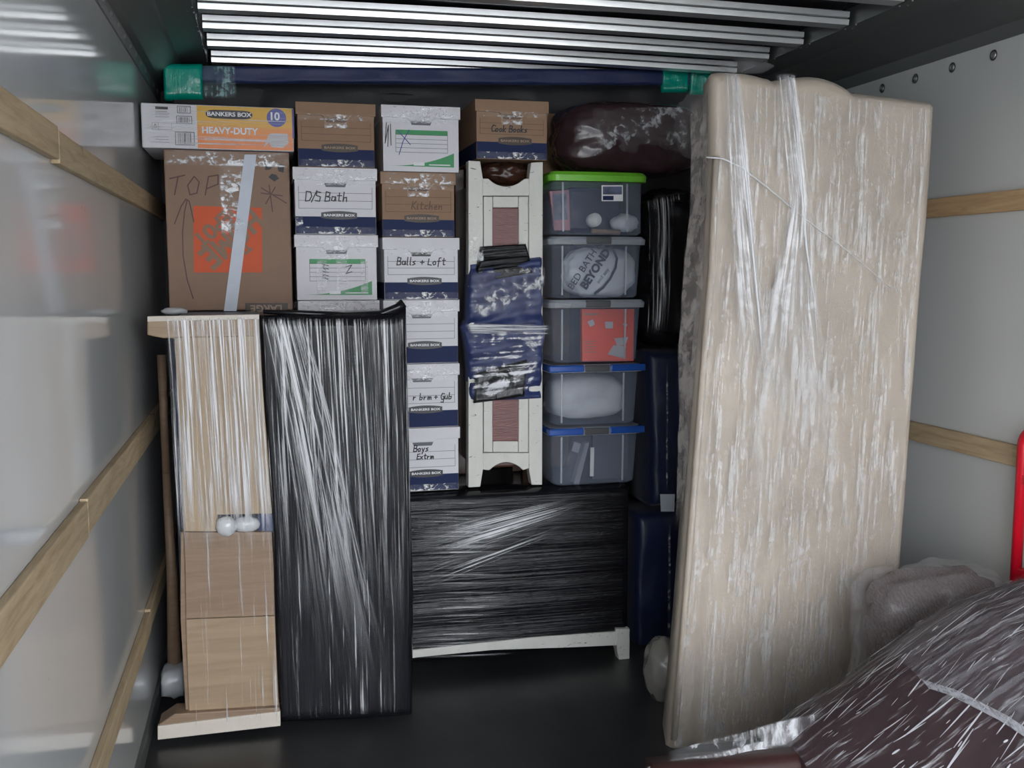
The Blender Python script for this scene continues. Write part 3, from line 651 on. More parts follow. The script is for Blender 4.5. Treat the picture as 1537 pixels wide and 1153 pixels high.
film('diagonal_film', px(Y-.02, (392, 482), (425, 640), (452, 800), (480, 1050)), px(Y-.02, (458, 480), (500, 640), (545, 840), (603, 1072)), M['fVd'], t, -.016, 40, 60, .004, 50, 1.2, 7, fade=(.04,.01,.9))
film('stretch_film', px(Y-.012, (408, 800), (414, 920), (422, 1080)), px(Y-.012, (600, 800), (606, 930), (606, 1068)), M['fVs'], t, -.010, 50, 40, .004, 50, 1.2, 9, fade=(.05,.3,.05))
film('edge_film', px(Y+.01, (246, 480), (256, 640), (268, 800)), px(Y-.002, (268, 480), (270, 640), (277, 800)), M['fV'], t, -.004, 12, 30, .003, 60, 1.2, 11)
bl = blob('film_scrap', at(262, 467, 3.75), (.045, .04, .014), M['bubble'], t, seed=4, f=3, sub=3)
tag(film('crumpled_film', [Vector((-.05, 3.6, 1.495)), Vector((-.05, 3.52, 1.475))], [Vector((.42, 3.6, 1.505)), Vector((.42, 3.52, 1.49))], M['fX'], t, 0, 40, 8, .01, 30, 30, 21))

# ---------------------------------------------------------------- black wrapped desk
t = empty('wrapped_desk', (.76, 4.0, 0), 'cream legged desk wrapped in black film carrying the boxes and bins', 'desk')
Yd = 3.8
Ld = [Vector((.085, Yd, .722)), Vector((.085, Yd, .065))]; Rd = [Vector((1.43, Yd, .722)), Vector((1.43, Yd, .06))]
panel('black_wrap', Ld, Rd, .50, M['blkH'], t, .014, 90, 50, .007, 1.2, 20, 4)
prism('lower_rail', [at(a, b, Yd-.012) for a, b in ((612, 977), (660, 972), (800, 957), (925, 948), (925, 969), (860, 972), (740, 976), (628, 987), (612, 989))], .02, M['cream'], t, .002)
for (u0, u1) in ((925, 945),):
    pprism('leg', [(924.5, 944), (945.5, 944), (945, 993), (930, 993.5), (926, 975)], Yd-.02, .05, M['cream'], t, .003)
box('leg', .09, .135, Yd, Yd+.05, 0, .12, M['cream'], t); box('leg', .09, .135, Yd+.43, Yd+.48, 0, .12, M['cream'], t); box('leg', 1.375, 1.42, Yd+.43, Yd+.48, 0, .12, M['cream'], t)
def fan(name, A, B, mat, sd, n=(50, 40), uvs=1): return film(name, A, B, mat, t, -.009, n[0], n[1], .003, 2, 40, sd, fade=(.6,.02,.02))
fan('stretch_film', px(Yd, (618, 745), (618, 990)), px(Yd, (780, 745), (780, 985)), M['fH'], 1)
# fan-shaped gather running from lower left to the upper right
film('diagonal_film', px(Yd-.012, (612, 795), (612, 855)), px(Yd-.012, (880, 738), (880, 762)), M['fHd'], t, -.012, 60, 20, .004, 2, 40, 12, fade=(.5,.25,.25))
film('diagonal_film', px(Yd-.012, (618, 830), (618, 900)), px(Yd-.012, (860, 760), (860, 800)), M['fH'], t, -.008, 60, 20, .004, 2, 40, 13, fade=(.5,.25,.25))

# ---------------------------------------------------------------- white distressed cabinet standing on the desk, blanket round its middle
Yc = 3.9
t = empty('white_cabinet', (.93, 4.05, .722), 'narrow cream distressed cabinet with dark red panel, blue blanket tied round its middle', 'cabinet')
def cb(name, pts, d, mat, e=0, b=.003): return prism(name, [at(u, v, Yc+e) for u, v in pts], d, mat, t, b)
def shp(v0, v1): return
for (uo, ui, du) in ((703, 725, 1), (815, 794, -1)):
    # stile with legs flaring at both ends
    cb('stile', [(uo, 241+(2 if du < 0 else 0)), (uo+du*18, 242+(2 if du < 0 else 0)), (ui, 268), (ui, 706), (uo+du*18+(1 if du < 0 else 0), 731-(3 if du < 0 else 0)), (uo-(1 if uo > 800 else 0), 732-(4 if du < 0 else 0))], .05, M['cream'])
def arcp(u0, u1, v, h, n=10): return [(u0+(u1-u0)*k/n, v+h*math.sin(math.pi*k/n)**.8) for k in range(n+1)]
cb('top_rail', [(724.5, 268), (733, 268)]+arcp(735, 785, 270, 10)+[(788, 268), (794.5, 268), (794.5, 294), (724.5, 294)], .04, M['cream'], .004)
cb('bottom_rail', [(724.5, 680), (794.5, 680), (794.5, 703), (788, 705)]+[(785-(50)*k/10, 706-12*math.sin(math.pi*k/10)**.8) for k in range(11)]+[(732, 706), (724.5, 705)], .04, M['cream'], .004)
for (v0, v1, w0, w1) in ((295, 395, 312, 395), (560, 679, 560, 662)):
    cb('door_frame', [(726, v0), (739.5, v0), (739.5, v1), (726, v1)], .02, M['cream'], .008)
    cb('door_frame', [(778.5, v0), (793, v0), (793, v1), (778.5, v1)], .02, M['cream'], .008)
    if v0 < 400: cb('door_frame', [(740, v0), (778, v0), (778, w0-.5), (740, w0-.5)], .02, M['cream'], .008)
    else: cb('door_frame', [(740, w1+.5), (778, w1+.5), (778, v1), (740, v1)], .02, M['cream'], .008)
    cb('red_panel', [(739, w0), (779, w0), (779, w1), (739, w1)], .01, M['redwood'], .016)
    cb('panel_backing', [(725, v0), (794, v0), (794, v1), (725, v1)], .006, M['ink'], .03)
box('case', .81, 1.065, Yc+.05, Yc+.36, .80, 1.95, M['darkwood'], t, .01)
for xx in (.79, 1.04):
    box('rear_leg', xx, xx+.04, Yc+.33, Yc+.37, .7235, 2.034, M['darkwood'], t)
box('rear_rail', .83, 1.04, Yc+.335, Yc+.365, .82, .9, M['cream'], t)
blob('brown_wrap', at(757, 262, 4.02), (.105, .08, .05), M['darkwood'], t, amp=.25, f=4, seed=2, sub=4)
# blanket
fn = lambda s, t_: .012*math.sin(t_*46+s*3)*(.4+.6*abs(t_-.5)) if t_ > .0 else 0
Lk = px(Yc-.012, (705, 396), (702, 440), (701, 480), (694, 491), (700, 520), (706, 604)); Rk = px(Yc-.012, (814, 385), (816, 440), (816, 480), (820, 496), (816, 530), (813, 598))
panel('moving_blanket', Lk, Rk, .11, M['blanket'], t, .016, 50, 70, .014, 9, 11, 3, fn=fn)
panel('black_film', px(Yc-.02, (722, 370), (716, 400), (712, 425)), px(Yc-.02, (790, 366), (796, 385), (800, 410)), .03, M['blkH'], t, .01, 40, 24, .012, 3, 40, 6)
panel('black_film', px(Yc-.028, (715, 560), (712, 606)), px(Yc-.028, (792, 540), (788, 596)), .03, M['blkW'], t, .01, 30, 20, .012, 5, 14, 8)
film('stretch_film', px(Yc-.03, (704, 408), (703, 480)), px(Yc-.03, (816, 400), (816, 472)), M['fX'], t, -.026, 50, 30, .008, 5, 26, 14)
film('stretch_film', px(Yc-.03, (704, 496), (706, 606)), px(Yc-.03, (818, 494), (796, 590)), M['fXh'], t, -.03, 50, 40, .010, 4, 40, 15)
film('twisted_film', px(Yc-.035, (696, 484), (698, 500)), px(Yc-.035, (822, 486), (822, 502)), M['fHd'], t, -.034, 50, 14, .008, 4, 50, 16)
film('stretch_film', px(Yc-.02, (704, 330), (704, 400)), px(Yc-.02, (726, 328), (726, 396)), M['fX'], t, -.004, 12, 20, .002, 5, 40, 17)

# ---------------------------------------------------------------- plastic storage bins
def bin_(z0, z1, x0, x1, kind, label, Y=3.85, d=.42, taper=.022):
    t = empty('storage_bin', ((x0+x1)/2, Y+d/2, z0), label, 'storage bin', 'stacked see-through storage bins')
    lh = .03 if kind != 'lime' else .035; tp = taper
    zt = z1-lh
    vs = []
    def ring(z, k, n=5, rr=.035):
        X0, X1, Y0, Y1 = x0+k, x1-k, Y+k, Y+d-k; out = []
        for cx, cy, a0_ in ((X1-rr, Y0+rr, -90), (X1-rr, Y1-rr, 0), (X0+rr, Y1-rr, 90), (X0+rr, Y0+rr, 180)):
            for i in range(n): a = math.radians(a0_+90*i/(n-1)); out.append((cx+rr*math.cos(a), cy+rr*math.sin(a), z))
        return out
    rings = [ring(z0+.002, tp+.012), ring(z0+.012, tp), ring(zt-.006, .012)]
    n = len(rings[0]); vs = sum(rings, [])
    fs = [(j*n+i, j*n+(i+1) % n, (j+1)*n+(i+1) % n, (j+1)*n+i) for j in range(2) for i in range(n)]+[tuple(range(n))]
    tub = mesh('tub', vs, fs, M['clear'], t, True); sl = tub.modifiers.new('s', 'SOLIDIFY'); sl.thickness = .002
    r1 = ring(zt-.004, -.002)+ring(zt+lh*.55, -.004)+ring(z1-.002, .006); fs = [(j*n+i, j*n+(i+1) % n, (j+1)*n+(i+1) % n, (j+1)*n+i) for j in range(2) for i in range(n)]+[tuple(range(2*n, 3*n))]
    lm = {'lime': M['lime'], 'clear': M['clearlid'], 'blue': M['clearlid']}[kind]
    lidm = mesh('lid', r1, fs, lm, t, False); s2 = lidm.modifiers.new('s', 'SOLIDIFY'); s2.thickness = .003
    cx = (x0+x1)/2
    if kind != 'lime':
        box('latch', cx-.055, cx+.05, Y-.008, Y+.008, zt-.002, z1-.004, M['latch'], lidm, .004)
    if kind == 'blue':
        for (p, q) in ((x0-.006, cx-.058), (cx+.054, x1+.006)):
            bb = box('blue_rim', p, q, Y-.007, Y+.03, zt-.002, z1-.003, M['bluelid'], lidm, .006)
        box('blue_rim', x1-.01, x1+.006, Y+.03, Y+d-.02, zt, z1-.004, M['bluelid'], lidm, .005); box('blue_rim', x0-.006, x0+.01, Y+.03, Y+d-.02, zt, z1-.004, M['bluelid'], lidm, .005)
    for xx in ((x0+.05), (x1-.085)):
        prism('rib', [(xx, Y+tp-.003, z0+.015), (xx+.007, Y+tp-.003, z0+.015), (xx+.004, Y+.008, zt-.01), (xx-.003, Y+.008, zt-.01)], .003, M['rib'], tub)
    return t
BX0, BX1 = 1.104, 1.504
bin_(1.747, 2.0, BX0, BX1+.005, 'lime', 'see-through bin with lime green lid, topmost of the bin stack', taper=.012)
bin_(1.494, 1.745, BX0, BX1+.004, 'clear', 'see-through bin with milky lid holding a printed shopping bag')
bin_(1.232, 1.492, BX0, BX1+.004, 'clear', 'see-through bin with milky lid holding an orange printed pack')
bin_(.974, 1.230, BX0, BX1, 'blue', 'see-through bin with blue clip lid holding a white pillow')
bin_(.724, .972, BX0, BX1, 'blue', 'see-through bin with blue clip lid at the bottom of the bin stack')
# what is inside
def blk(name, pts, Y, d, mat, label, cat, b=.003): return tag(pprism(name, pts, Y, d, mat, None, b), label, cat)
tag(box('folded_cloth', 1.22, 1.46, 4.0, 4.2, 1.762, 1.95, M['blanketd'], b=.02), 'dark navy folded cloth inside the lime lidded bin', 'cloth')
t = empty('picture_book', at(838, 330, 3.885), 'pink and dark printed book upright in the lime lidded bin', 'book')
pprism('cover', [(825, 287), (854, 285), (856, 346), (832, 346)], 3.885, .02, M['pink'], t, .001); pprism('picture', [(829, 292), (850, 290), (852, 330), (832, 330)], 3.8835, .001, M['photo'], t)
t = empty('product_label', at(922, 291, 3.855), 'small blue picture label stuck on front of the lime lidded bin', 'label')
pprism('label_sheet', [(903, 278), (935, 278), (935, 302), (903, 302)], 3.8585, .001, M['label'], t); pprism('picture', [(905, 280), (933.5, 280), (933.5, 292), (905, 292)], 3.8577, .0005, M['photo'], t); pprism('print_block', [(905, 294), (921, 294), (921, 300.5), (905, 300.5)], 3.8577, .0005, M['navy'], t)
tag(tube('paper_roll', [at(893, 330, 3.92), at(893, 330, 3.92)+Vector((.03, .16, .0))], .028, M['label'], None, 16), 'white paper roll seen end on inside the lime lidded bin', 'roll')
tag(blob('white_rag', at(937, 335, 3.92), (.060, .04, .038), M['bag'], None, seed=3, f=3, sub=3), 'crumpled white rag inside the lime lidded bin, below the label', 'rag')
tag(tube('brown_tube', [at(888, 347, 3.885), at(930, 349, 3.885)], .011, M['kraft'], None, 12), 'short brown cardboard tube lying inside the lime lidded bin', 'tube')
t = empty('shopping_bag', at(905, 410, 3.95), 'white plastic shopping bag with dark lettering in the second bin', 'bag')
c_ = at(898, 405, 3.96); blob('bag_body', (c_.x, c_.y, 1.60), (.152, .07, .10), M['bag'], t, seed=11, f=2.2, amp=.08, sq=3, sub=5)
tb = 3.872
def tx(s, u, v, sz, rot, bold=.0, sx=1, m_=None):
    p = at(u, v, tb); text('lettering', s, sz, tuple(p), m_ or M['navyt'], t, math.radians(rot), bold, sx)
M['navyt'] = plain('bag_print', (.02, .025, .05, 1), .5)
for o_ in (('BED BATH &', 878, 399, .040, 56, .01, 1), ('BEYOND', 894, 404, .046, 56, .05, 1), ('and any', 905, 414, .022, 52, 0, 1.1)): tx(*o_)
strokes('curved_mark', [[(at(u, v, tb).x, at(u, v, tb).z) for u, v in ((893, 441), (905, 432), (916, 418), (924, 402), (926, 388), (921, 376))]], tb, M['navyt'], t, .010)
t = empty('orange_pack', at(913, 535, 3.9), 'flat orange printed pack standing inside the third bin from the top', 'box')
pprism('pack_body', [(873, 464), (952, 464), (951, 542), (874, 543)], 3.882, .03, M['orangebox'], t, .002)
for pts in ([(882, 483), (890, 479), (893, 487), (886, 491)], [(908, 483), (920, 483), (920, 493), (909, 493)], [(922, 508), (943, 506), (939, 518), (926, 519)], [(912, 532), (921, 518), (940, 520), (935, 538)]):
    pprism('picture', pts, 3.8805, .001, M['greyart'], t)
pprism('picture', [(935, 487), (938, 484), (942, 488), (938, 491)], 3.8805, .001, M['greyart'], t)
for k in range(5): pprism('print_line', [(876, 512+k*4), (896-k % 2*4, 512+k*4), (896-k % 2*4, 513+k*4), (876, 513+k*4)], 3.8805, .001, M['ktext'], t)
pprism('print_line', [(877, 470.5), (898, 470.5), (898, 473), (877, 473)], 3.8805, .001, M['ktext'], t)
t = blob('white_pillow', (1.292, 4.0, 1.082), (.165, .11, .092), M['pillow'], None, seed=6, f=1.6, amp=.05, sq=3.2, sub=5); tag(t, 'round white pillow pressed inside the upper blue clipped bin', 'pillow')
t = empty('plastic_case', at(880, 700, 3.92), 'clear plastic case leaning inside the lowest bin', 'case')
pprism('case_shell', [(866, 652), (885, 662), (866, 727), (848, 722)], 3.90, .05, M['clear'], t, .003)
pprism('case_edge', [(878, 666), (885, 664), (869, 728), (861, 727)], 3.895, .05, M['rib'], t, .002); pprism('case_label', [(862, 663), (872, 666), (868, 680), (858, 677)], 3.893, .002, M['rib'], t)
tag(pprism('white_ruler', [(886.5, 672), (892, 672), (891, 715), (885.5, 715)], 3.89, .004, M['label'], None), 'short white strip standing upright inside the lowest bin', 'strip')
tag(box('grey_folder', 1.31, 1.47, 3.93, 3.95, .735, .925, plain('slate_card', (.05, .06, .085, 1), .6), b=.003), 'slate grey folder standing inside the lowest bin', 'folder')

# ---------------------------------------------------------------- things behind and to the right of the bins
t = tag(box('card_sheet', 1.455, 1.615, 4.30, 4.315, .0, 1.17, plain('grey_card', (.13, .13, .14, 1), .7), b=.002), 'grey card sheet standing behind right side of the bins', 'board')
t = tag(box('brown_sheet', 1.12, 1.34, 4.36, 4.375, .0, 2.30, M['kraft'], b=.002), 'brown cardboard sheet standing behind the green lidded bin, beside the plum bundle', 'cardboard')
t = empty('blue_bundle', (1.66, 4.1, 0), 'dark blue blanket bundle standing on the floor right of black desk', 'bundle')
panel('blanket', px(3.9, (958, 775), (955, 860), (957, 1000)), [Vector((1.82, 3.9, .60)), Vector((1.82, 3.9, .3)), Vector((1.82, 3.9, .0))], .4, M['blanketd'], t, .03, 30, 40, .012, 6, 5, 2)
film('seam_film', px(3.87, (1001, 775), (1000, 955)), px(3.87, (1006, 775), (1005, 955)), M['fX'], t, -.012, 4, 40, .002, 5, 30, 3)
t = empty('blue_bundle', (1.66, 4.1, .6), 'dark blue blanket bundle stacked on another, white tape tag at its foot', 'bundle')
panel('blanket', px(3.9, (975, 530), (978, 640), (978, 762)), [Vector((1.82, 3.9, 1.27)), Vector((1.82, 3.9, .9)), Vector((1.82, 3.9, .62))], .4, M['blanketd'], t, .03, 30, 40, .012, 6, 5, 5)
prism('tape_tag', [at(a, b, 3.868) for a, b in ((991, 742), (1013, 742), (1012, 768), (992, 768))], .002, M['strap'], t)
film('seam_film', px(3.87, (998, 545), (998, 740)), px(3.87, (1002, 545), (1001, 740)), M['fX'], t, -.010, 4, 40, .002, 5, 30, 4)
t = empty('black_bundle', (1.66, 4.1, 1.27), 'rounded black film bundle standing on the blue bundle beside the bins', 'bundle')
blob('black_wrap', (1.70, 4.08, 1.62), (.175, .2, .335), M['blkW'], t, seed=9, f=2, amp=.06, sq=3.2, sub=5)
film('stretch_film', px(3.88, (974, 300), (972, 400), (976, 505)), px(3.86, (1032, 285), (1030, 400), (1022, 505)), M['fV'], t, 0, 24, 50, .006, 30, 3, 5, fn=lambda s, t_: .04*(1-math.sin(math.pi*min(1, s*1.1+.1)))+.03*(2*t_-1)**4)
t = empty('plum_bundle', (1.5, 4.2, 2.0), 'plum leather cushion bundle in shiny film lying on top of the bin stack', 'bundle')
blob('leather_body', (1.525, 4.17, 2.165), (.315, .16, .150), M['plum'], t, seed=4, f=1.8, amp=.06, sq=4, sub=6)
film('stretch_film', px(4.0, (888, 160), (890, 200), (900, 232)), px(4.0, (1034, 158), (1034, 200), (1034, 232)), M['fX'], t, -.008, 50, 30, .012, 18, 18, 8, fn=lambda s, t_: .03*(2*t_-1)**2)
# long blue roll with green ends behind everything
t = empty('blanket_headboard', (.85, 4.5, 0), 'long navy blanket wrapped headboard behind the stacks with green film ends', 'headboard')
x0, x1 = -.385, 2.05; zl, zr = 2.450, 2.543
def zt(x): return zl+(zr-zl)*(x-x0)/(x1-x0)
def slab(name, xa, xb, za, zb, y0_, y1_, mat, n=40, amp=.004, sd=1):
    L = [Vector((xa, y0_, zt(xa)+za)), Vector((xa, y0_, zt(xa)+zb))]; R_ = [Vector((xb, y0_, zt(xb)+za)), Vector((xb, y0_, zt(xb)+zb))]
    return panel(name, L, R_, y1_-y0_, mat, t, .012, n, 10, amp, 6, 10, sd)
slab('blue_blanket', x0+.02, x1-.02, -.002, -.072, 4.44, 4.56, M['blanket'], 100, .006, 2)
box('black_cover', x0+.03, x1-.03, 4.455, 4.55, 0, 2.38, M['blackcl'], t, .01)
slab('black_fold', x0+.03, x1-.03, -.070, -.30, 4.45, 4.50, M['blackcl'], 100, .012, 5)
slab('green_film', x0, x0+.155, .003, -.14, 4.43, 4.57, M['greenf'], 30, .008, 3)
film('clear_film', [Vector((x0+.155, 4.42, zt(x0)+.0)), Vector((x0+.155, 4.42, zt(x0)-.135))], [Vector((x0+.29, 4.42, zt(x0)+.003)), Vector((x0+.29, 4.42, zt(x0)-.13))], M['teal'], t, 0, 30, 20, .004, 60, 5, 5)
slab('green_film', x1-.245, x1-.115, .003, -.105, 4.43, 4.57, M['greenf'], 30, .008, 4)
slab('green_film', x1-.105, x1, .0, -.115, 4.435, 4.565, M['greenf'], 30, .010, 6)

# ---------------------------------------------------------------- mattress on end
t = empty('mattress', (1.75, 3.1, 0), 'tall beige mattress standing on its end wrapped in clear film', 'mattress')
Ym = 3.0
Lm = px(Ym, (1070, 112), (1069, 240), (1062, 408), (1054, 500), (1037, 726), (1020, 950), (1003, 1136)); Rm = px(Ym, (1406, 152), (1400, 270), (1385, 450), (1371, 640), (1356, 850), (1343, 1040), (1336, 1092))
def hump(s):
    z = 0
    if s < .30: z += .02*math.sin(math.pi*min(1, s/.26))**.4 if s < .26 else 0
    z += .012*(1-abs(s-.29)/.06) if abs(s-.29) < .06 else 0
    if .30 < s < .62: z += .036*math.sin(math.pi*(s-.30)/.32)**.7
    return z
def mfn(s, t_):
    a = .010*math.exp(-((s-(.10+.02*t_))/.03)**2) - .014*math.exp(-((s-(.32+.10*t_))/.02)**2)*(1 if t_ < .6 else .3)
    return a
panel('mattress_body', Lm, Rm, .18, M['mattress'], t, .03, 90, 110, .010, 3, 3, 3, top=hump, fn=mfn, bdx=.05)
# piping strip along the front left edge
tube('piping', [p+Vector((.012, -.004, 0)) for p in px(Ym, (1069, 235), (1062, 408), (1054, 500), (1037, 726), (1020, 950), (1006, 1110))], .012, M['mattress'], t, 8)
film('stretch_film', px(Ym-.01, (1072, 118), (1071, 240), (1064, 408), (1056, 500), (1039, 726), (1022, 950), (1006, 1125)), px(Ym-.01, (1393, 160), (1388, 270), (1373, 450), (1359, 640), (1344, 850), (1331, 1040), (1325, 1088)), M['fM'], t, -.014, 90, 100, .004, 40, 3, 2, fade=(.01,.01,.01))
film('dense_film', px(Ym-.02, (1160, 112), (1180, 300), (1150, 450), (1120, 600), (1100, 800)), px(Ym-.02, (1190, 112), (1215, 300), (1225, 450), (1250, 600), (1240, 800)), M['fMd'], t, -.018, 40, 70, .005, 40, 3, 3, fade=(.15,.01,.6))
film('dense_film', px(Ym-.02, (1082, 110), (1092, 300), (1100, 450), (1110, 640)), px(Ym-.02, (1108, 110), (1128, 300), (1150, 450), (1200, 640)), M['fMd'], t, -.016, 30, 60, .005, 40, 3, 4, fade=(.15,.01,.6))
def fold(pts, r=.004): tube('film_fold', [at(a, b, Ym-.035) for a, b in pts], r, M['fold'], t, 6)
fold([(1104, 112), (1112, 200), (1120, 270), (1130, 380), (1140, 480), (1145, 560)], [.003, .004, .005, .005, .004, .001])
fold([(1186, 116), (1196, 200), (1203, 280), (1210, 370), (1222, 450), (1228, 520)], [.003, .005, .005, .004, .003, .001])
fold([(1060, 236), (1085, 238), (1110, 250), (1150, 280), (1210, 330), (1270, 375), (1340, 435)], [.002, .003, .003, .0025, .002, .0015, .001])
# loose film on the left side and the tail of film at the head
film('loose_film', px(3.12, (1036, 150), (1036, 300), (1024, 420), (1018, 520), (1018, 640), (1012, 800)), px(3.03, (1068, 118), (1064, 300), (1056, 420), (1050, 520), (1042, 640), (1030, 800)), M['bagf2'], t, 0, 20, 70, .010, 12, 10, 6)
blob('film_tail', at(1042, 190, 3.25), (.065, .06, .115), M['fX'], t, seed=3, f=2.5, amp=.2, sub=4)
blob('film_tail', at(1120, 100, 3.05), (.085, .05, .022), M['fX'], t, seed=7, f=3, amp=.25, sub=4)
t2 = blob('film_bag', at(996, 1005, 3.40), (.075, .09, .13), M['bagf'] if 'bagf' in M else M['fX'], None, seed=5, f=2.2, amp=.12, sub=4)
p_ = t2; tag(t2, 'pale plastic bag bulging on the floor behind the left foot of mattress', 'plastic bag')

# ---------------------------------------------------------------- plum sofa in the right foreground
t = empty('wrapped_sofa', (1.8, 1.9, 0), 'plum brown leather sofa in streaky clear film, right foreground', 'sofa')
Ys = 2.25
ridge = [at(u, v, Ys) for u, v in ((1188, 1122), (1240, 1084), (1300, 1044), (1350, 1008), (1420, 956), (1480, 918), (1537, 896))]
ridge += [Vector((2.16, Ys, ridge[-1].z+.03)), Vector((2.255, Ys, ridge[-1].z+.03))]
def loft(name, mat, off=0, nx=60, nv=26, amp=.006, fx=5, x_end=None, y0_=None, zmin=0, sd=0, crease=True, i0=0, drop=None):
    vs = []; uv = []
    prof = [(.24, -.9), (.22, -.4), (.2, -.12), (.13, -.02), (.05, .0), (-.04, -.012), (-.14, -.05), (-.25, -.11), (-.36, -.19), (-.46, -.29), (-.53, -.42), (-.56, -.6), (-.56, -.9)]
    for i in range(nx+1):
        s = i/nx; c = along(ridge, s)
        for j in range(nv+1):
            q = j/nv*(len(prof)-1); k = min(int(q), len(prof)-2); f_ = q-k
            dy = prof[k][0]*(1-f_)+prof[k+1][0]*f_; dz = prof[k][1]*(1-f_)+prof[k+1][1]*f_
            n_ = amp*fbm(Vector((s*fx, j*.25, sd)))
            cr_ = 0
            if crease:
                e = dy+.30-.12*s; cr_ = -.014*math.exp(-(e/.018)**2)
            vs.append(Vector((c.x-.35*max(0, -dy)*0, c.y+dy, max(zmin, c.z+dz+n_+cr_+off)))); uv.append((s*1.3, j/nv*1.6))
    fs = [(i*(nv+1)+j, i*(nv+1)+j+1, (i+1)*(nv+1)+j+1, (i+1)*(nv+1)+j) for i in range(nx) for j in range(nv)]
    return vs, fs, uv
vs, fs, uv = loft('b', None, nv=52)
nv = 52; fs2 = list(fs)+[tuple(range(nv+1)), tuple(range(60*(nv+1), 61*(nv+1)))]
mesh('leather_body', vs, fs2, M['sofa'], t, True, uv)
vs, fs, uv = loft('f', None, off=.010, nv=44, amp=.010, fx=9, zmin=.05, sd=3, crease=False)
fs = [f for f in fs if min(vs[i].z for i in f) > .12]
mesh('stretch_film', vs, fs, M['fS'], t, True, uv)
# diagonal gathered film across the sofa, its glints painted as pale strips
def sofa_top(x, y):
    best = min(range(61), key=lambda i: abs(along(ridge, i/60).x-x)); c = along(ridge, best/60); dy = y-c.y
    prof = [(.24, -.9), (.2, -.12), (.13, -.02), (.05, .0), (-.04, -.012), (-.14, -.05), (-.25, -.11), (-.36, -.19), (-.46, -.29), (-.53, -.42), (-.56, -.6)]
    for (a, za), (b, zb) in zip(prof, prof[1:]):
        if b <= dy <= a: return c.z+za+(zb-za)*(a-dy)/(a-b)
    return c.z-.6
M['streak'] = plain('film_glint_streak', (.75, .75, .78, 1), .2)
PR = [(.24, -.9), (.2, -.12), (.13, -.02), (.05, .0), (-.04, -.012), (-.14, -.05), (-.25, -.11), (-.36, -.19), (-.46, -.29), (-.53, -.42), (-.56, -.6)]
def sp(q, w_):
    c = along(ridge, q); k = min(int(w_), len(PR)-2); f_ = w_-k
    return Vector((c.x, c.y+PR[k][0]*(1-f_)+PR[k+1][0]*f_-.006, c.z+PR[k][1]*(1-f_)+PR[k+1][1]*f_+.017))
vs = []; fs = []
for k in range(360):
    q0 = random.uniform(0, .93); w0 = random.uniform(2, 9.4); l = random.choice((.02, .03, .05, .09, .16))*random.uniform(.6, 1.2); slope = random.uniform(-3.5, .8); wd = random.uniform(.006, .022)
    kk = len(vs); n_ = 7
    for j in range(n_):
        q = min(1, q0+l*j/(n_-1)); w2 = max(1.2, w0+slope*l*j/(n_-1)); a_ = wd*(math.sin(math.pi*(j+.3)/(n_-.4))**.5)
        vs += [sp(q, w2-a_), sp(q, w2+a_)+Vector((0, -.001, .0015))]
    fs += [(kk+2*j, kk+2*j+1, kk+2*j+3, kk+2*j+2) for j in range(n_-1)]
tag(mesh('film_glints', vs, fs, M['streak'], t), kind='stuff')
def seam(q): return min(9.5, 4.4+15*(q-.36))
vs = []; fs = []
for i in range(31):
    q = .36+.36*i/30; vs += [sp(q, seam(q)-.16)+Vector((0, -.004, .004)), sp(q, seam(q)+.16)+Vector((0, -.004, .004))]
fs = [(2*i, 2*i+1, 2*i+3, 2*i+2) for i in range(30)]
mesh('film_fold', vs, fs, M['seamf'], t, True, [(i*.1, i % 2*.05) for i in range(62)])
vs = []; fs = []; uv = []
for i in range(41):
    q = .36+.64*i/40
    for j in range(17): w_ = 1.3+(seam(q)-1.3)*j/16; vs.append(sp(q, w_)+Vector((0, -.002, .001))); uv.append((q*1.3, w_*.15))
fs = [(i*17+j, i*17+j+1, (i+1)*17+j+1, (i+1)*17+j) for i in range(40) for j in range(16)]
mesh('film_layer', vs, fs, M['haze'], t, True, uv)
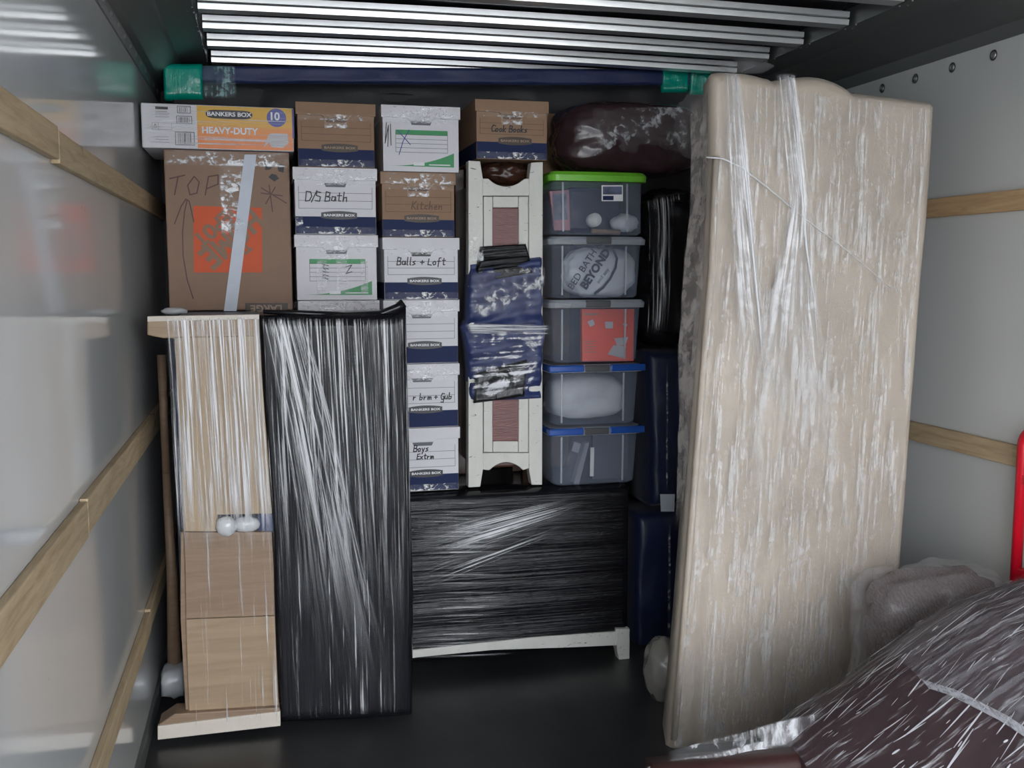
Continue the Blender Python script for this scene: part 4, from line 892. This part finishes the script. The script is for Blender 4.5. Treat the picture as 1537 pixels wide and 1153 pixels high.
# lower red-brown seat panel with loose film at its left
Lr = px(2.28, (930, 1160), (925, 1300)); Rr = px(2.28, (1205, 1122), (1205, 1300))
panel('seat_panel', [at(985, 1160, 2.2), Vector((at(985, 1160, 2.2).x, 2.2, .0))], [at(1225, 1136, 2.2), Vector((at(1225, 1136, 2.2).x, 2.2, 0))], .08, M['reddish'], t, .02, 30, 20, .004, 3, 3, 7)
film('loose_film', px(2.24, (932, 1158), (960, 1190)), px(2.26, (1215, 1100), (1215, 1190)), M['fX'], t, 0, 60, 24, .015, 7, 7, 9, fn=lambda s, t_: 0)
film('loose_film', px(2.2, (1000, 1128), (1000, 1145)), px(2.3, (1260, 1060), (1260, 1110)), M['fX'], t, 0, 50, 12, .012, 7, 7, 19)
# corduroy cushion behind
t = empty('corduroy_cushion', (2.05, 2.65, .3), 'brown corduroy cushion in clear plastic wedged between sofa and right wall', 'cushion')
rotc = Matrix.Rotation(math.radians(-3), 3, 'Y')
blob('cushion_body', (2.075, 2.72, .435), (.205, .12, .20), M['cord'], t, seed=12, f=2.4, amp=.10, sq=4, sub=5, rot=rotc)
blob('plastic_wrap', (2.045, 2.70, .43), (.245, .15, .235), M['fXc'], t, seed=13, f=2.6, amp=.12, sq=3.5, sub=5, rot=rotc)
box('cushion_block', 1.88, 2.24, 2.62, 2.82, 0, .28, M['cord'], t, .03)
# red hand truck against the right wall, only its edge in frame
t = empty('hand_truck', (2.3, 2.35, 0), 'red metal hand truck against the right wall, only its edge in view', 'hand truck')
arc = [(2.305, 2.635-.05+.05*math.cos(a), 1.06+.05*math.sin(a)) for a in [math.pi/2*k/6 for k in range(7)]]
arc2 = [(2.305, 2.505+.05-.05*math.sin(a), 1.06+.05*math.cos(a)) for a in [math.pi/2*k/6 for k in range(7)]]
tube('frame', [(2.305, 2.635, .06)]+arc+arc2+[(2.305, 2.505, .06)], .017, M['red'], t, 10)
for z in (.35, .65, .95): box('crossbar', 2.295, 2.315, 2.505, 2.635, z-.015, z+.015, M['red'], t, .003)
box('toe_plate', 2.27, 2.335, 2.505, 2.625, .0, .05, M['red'], t, .003)
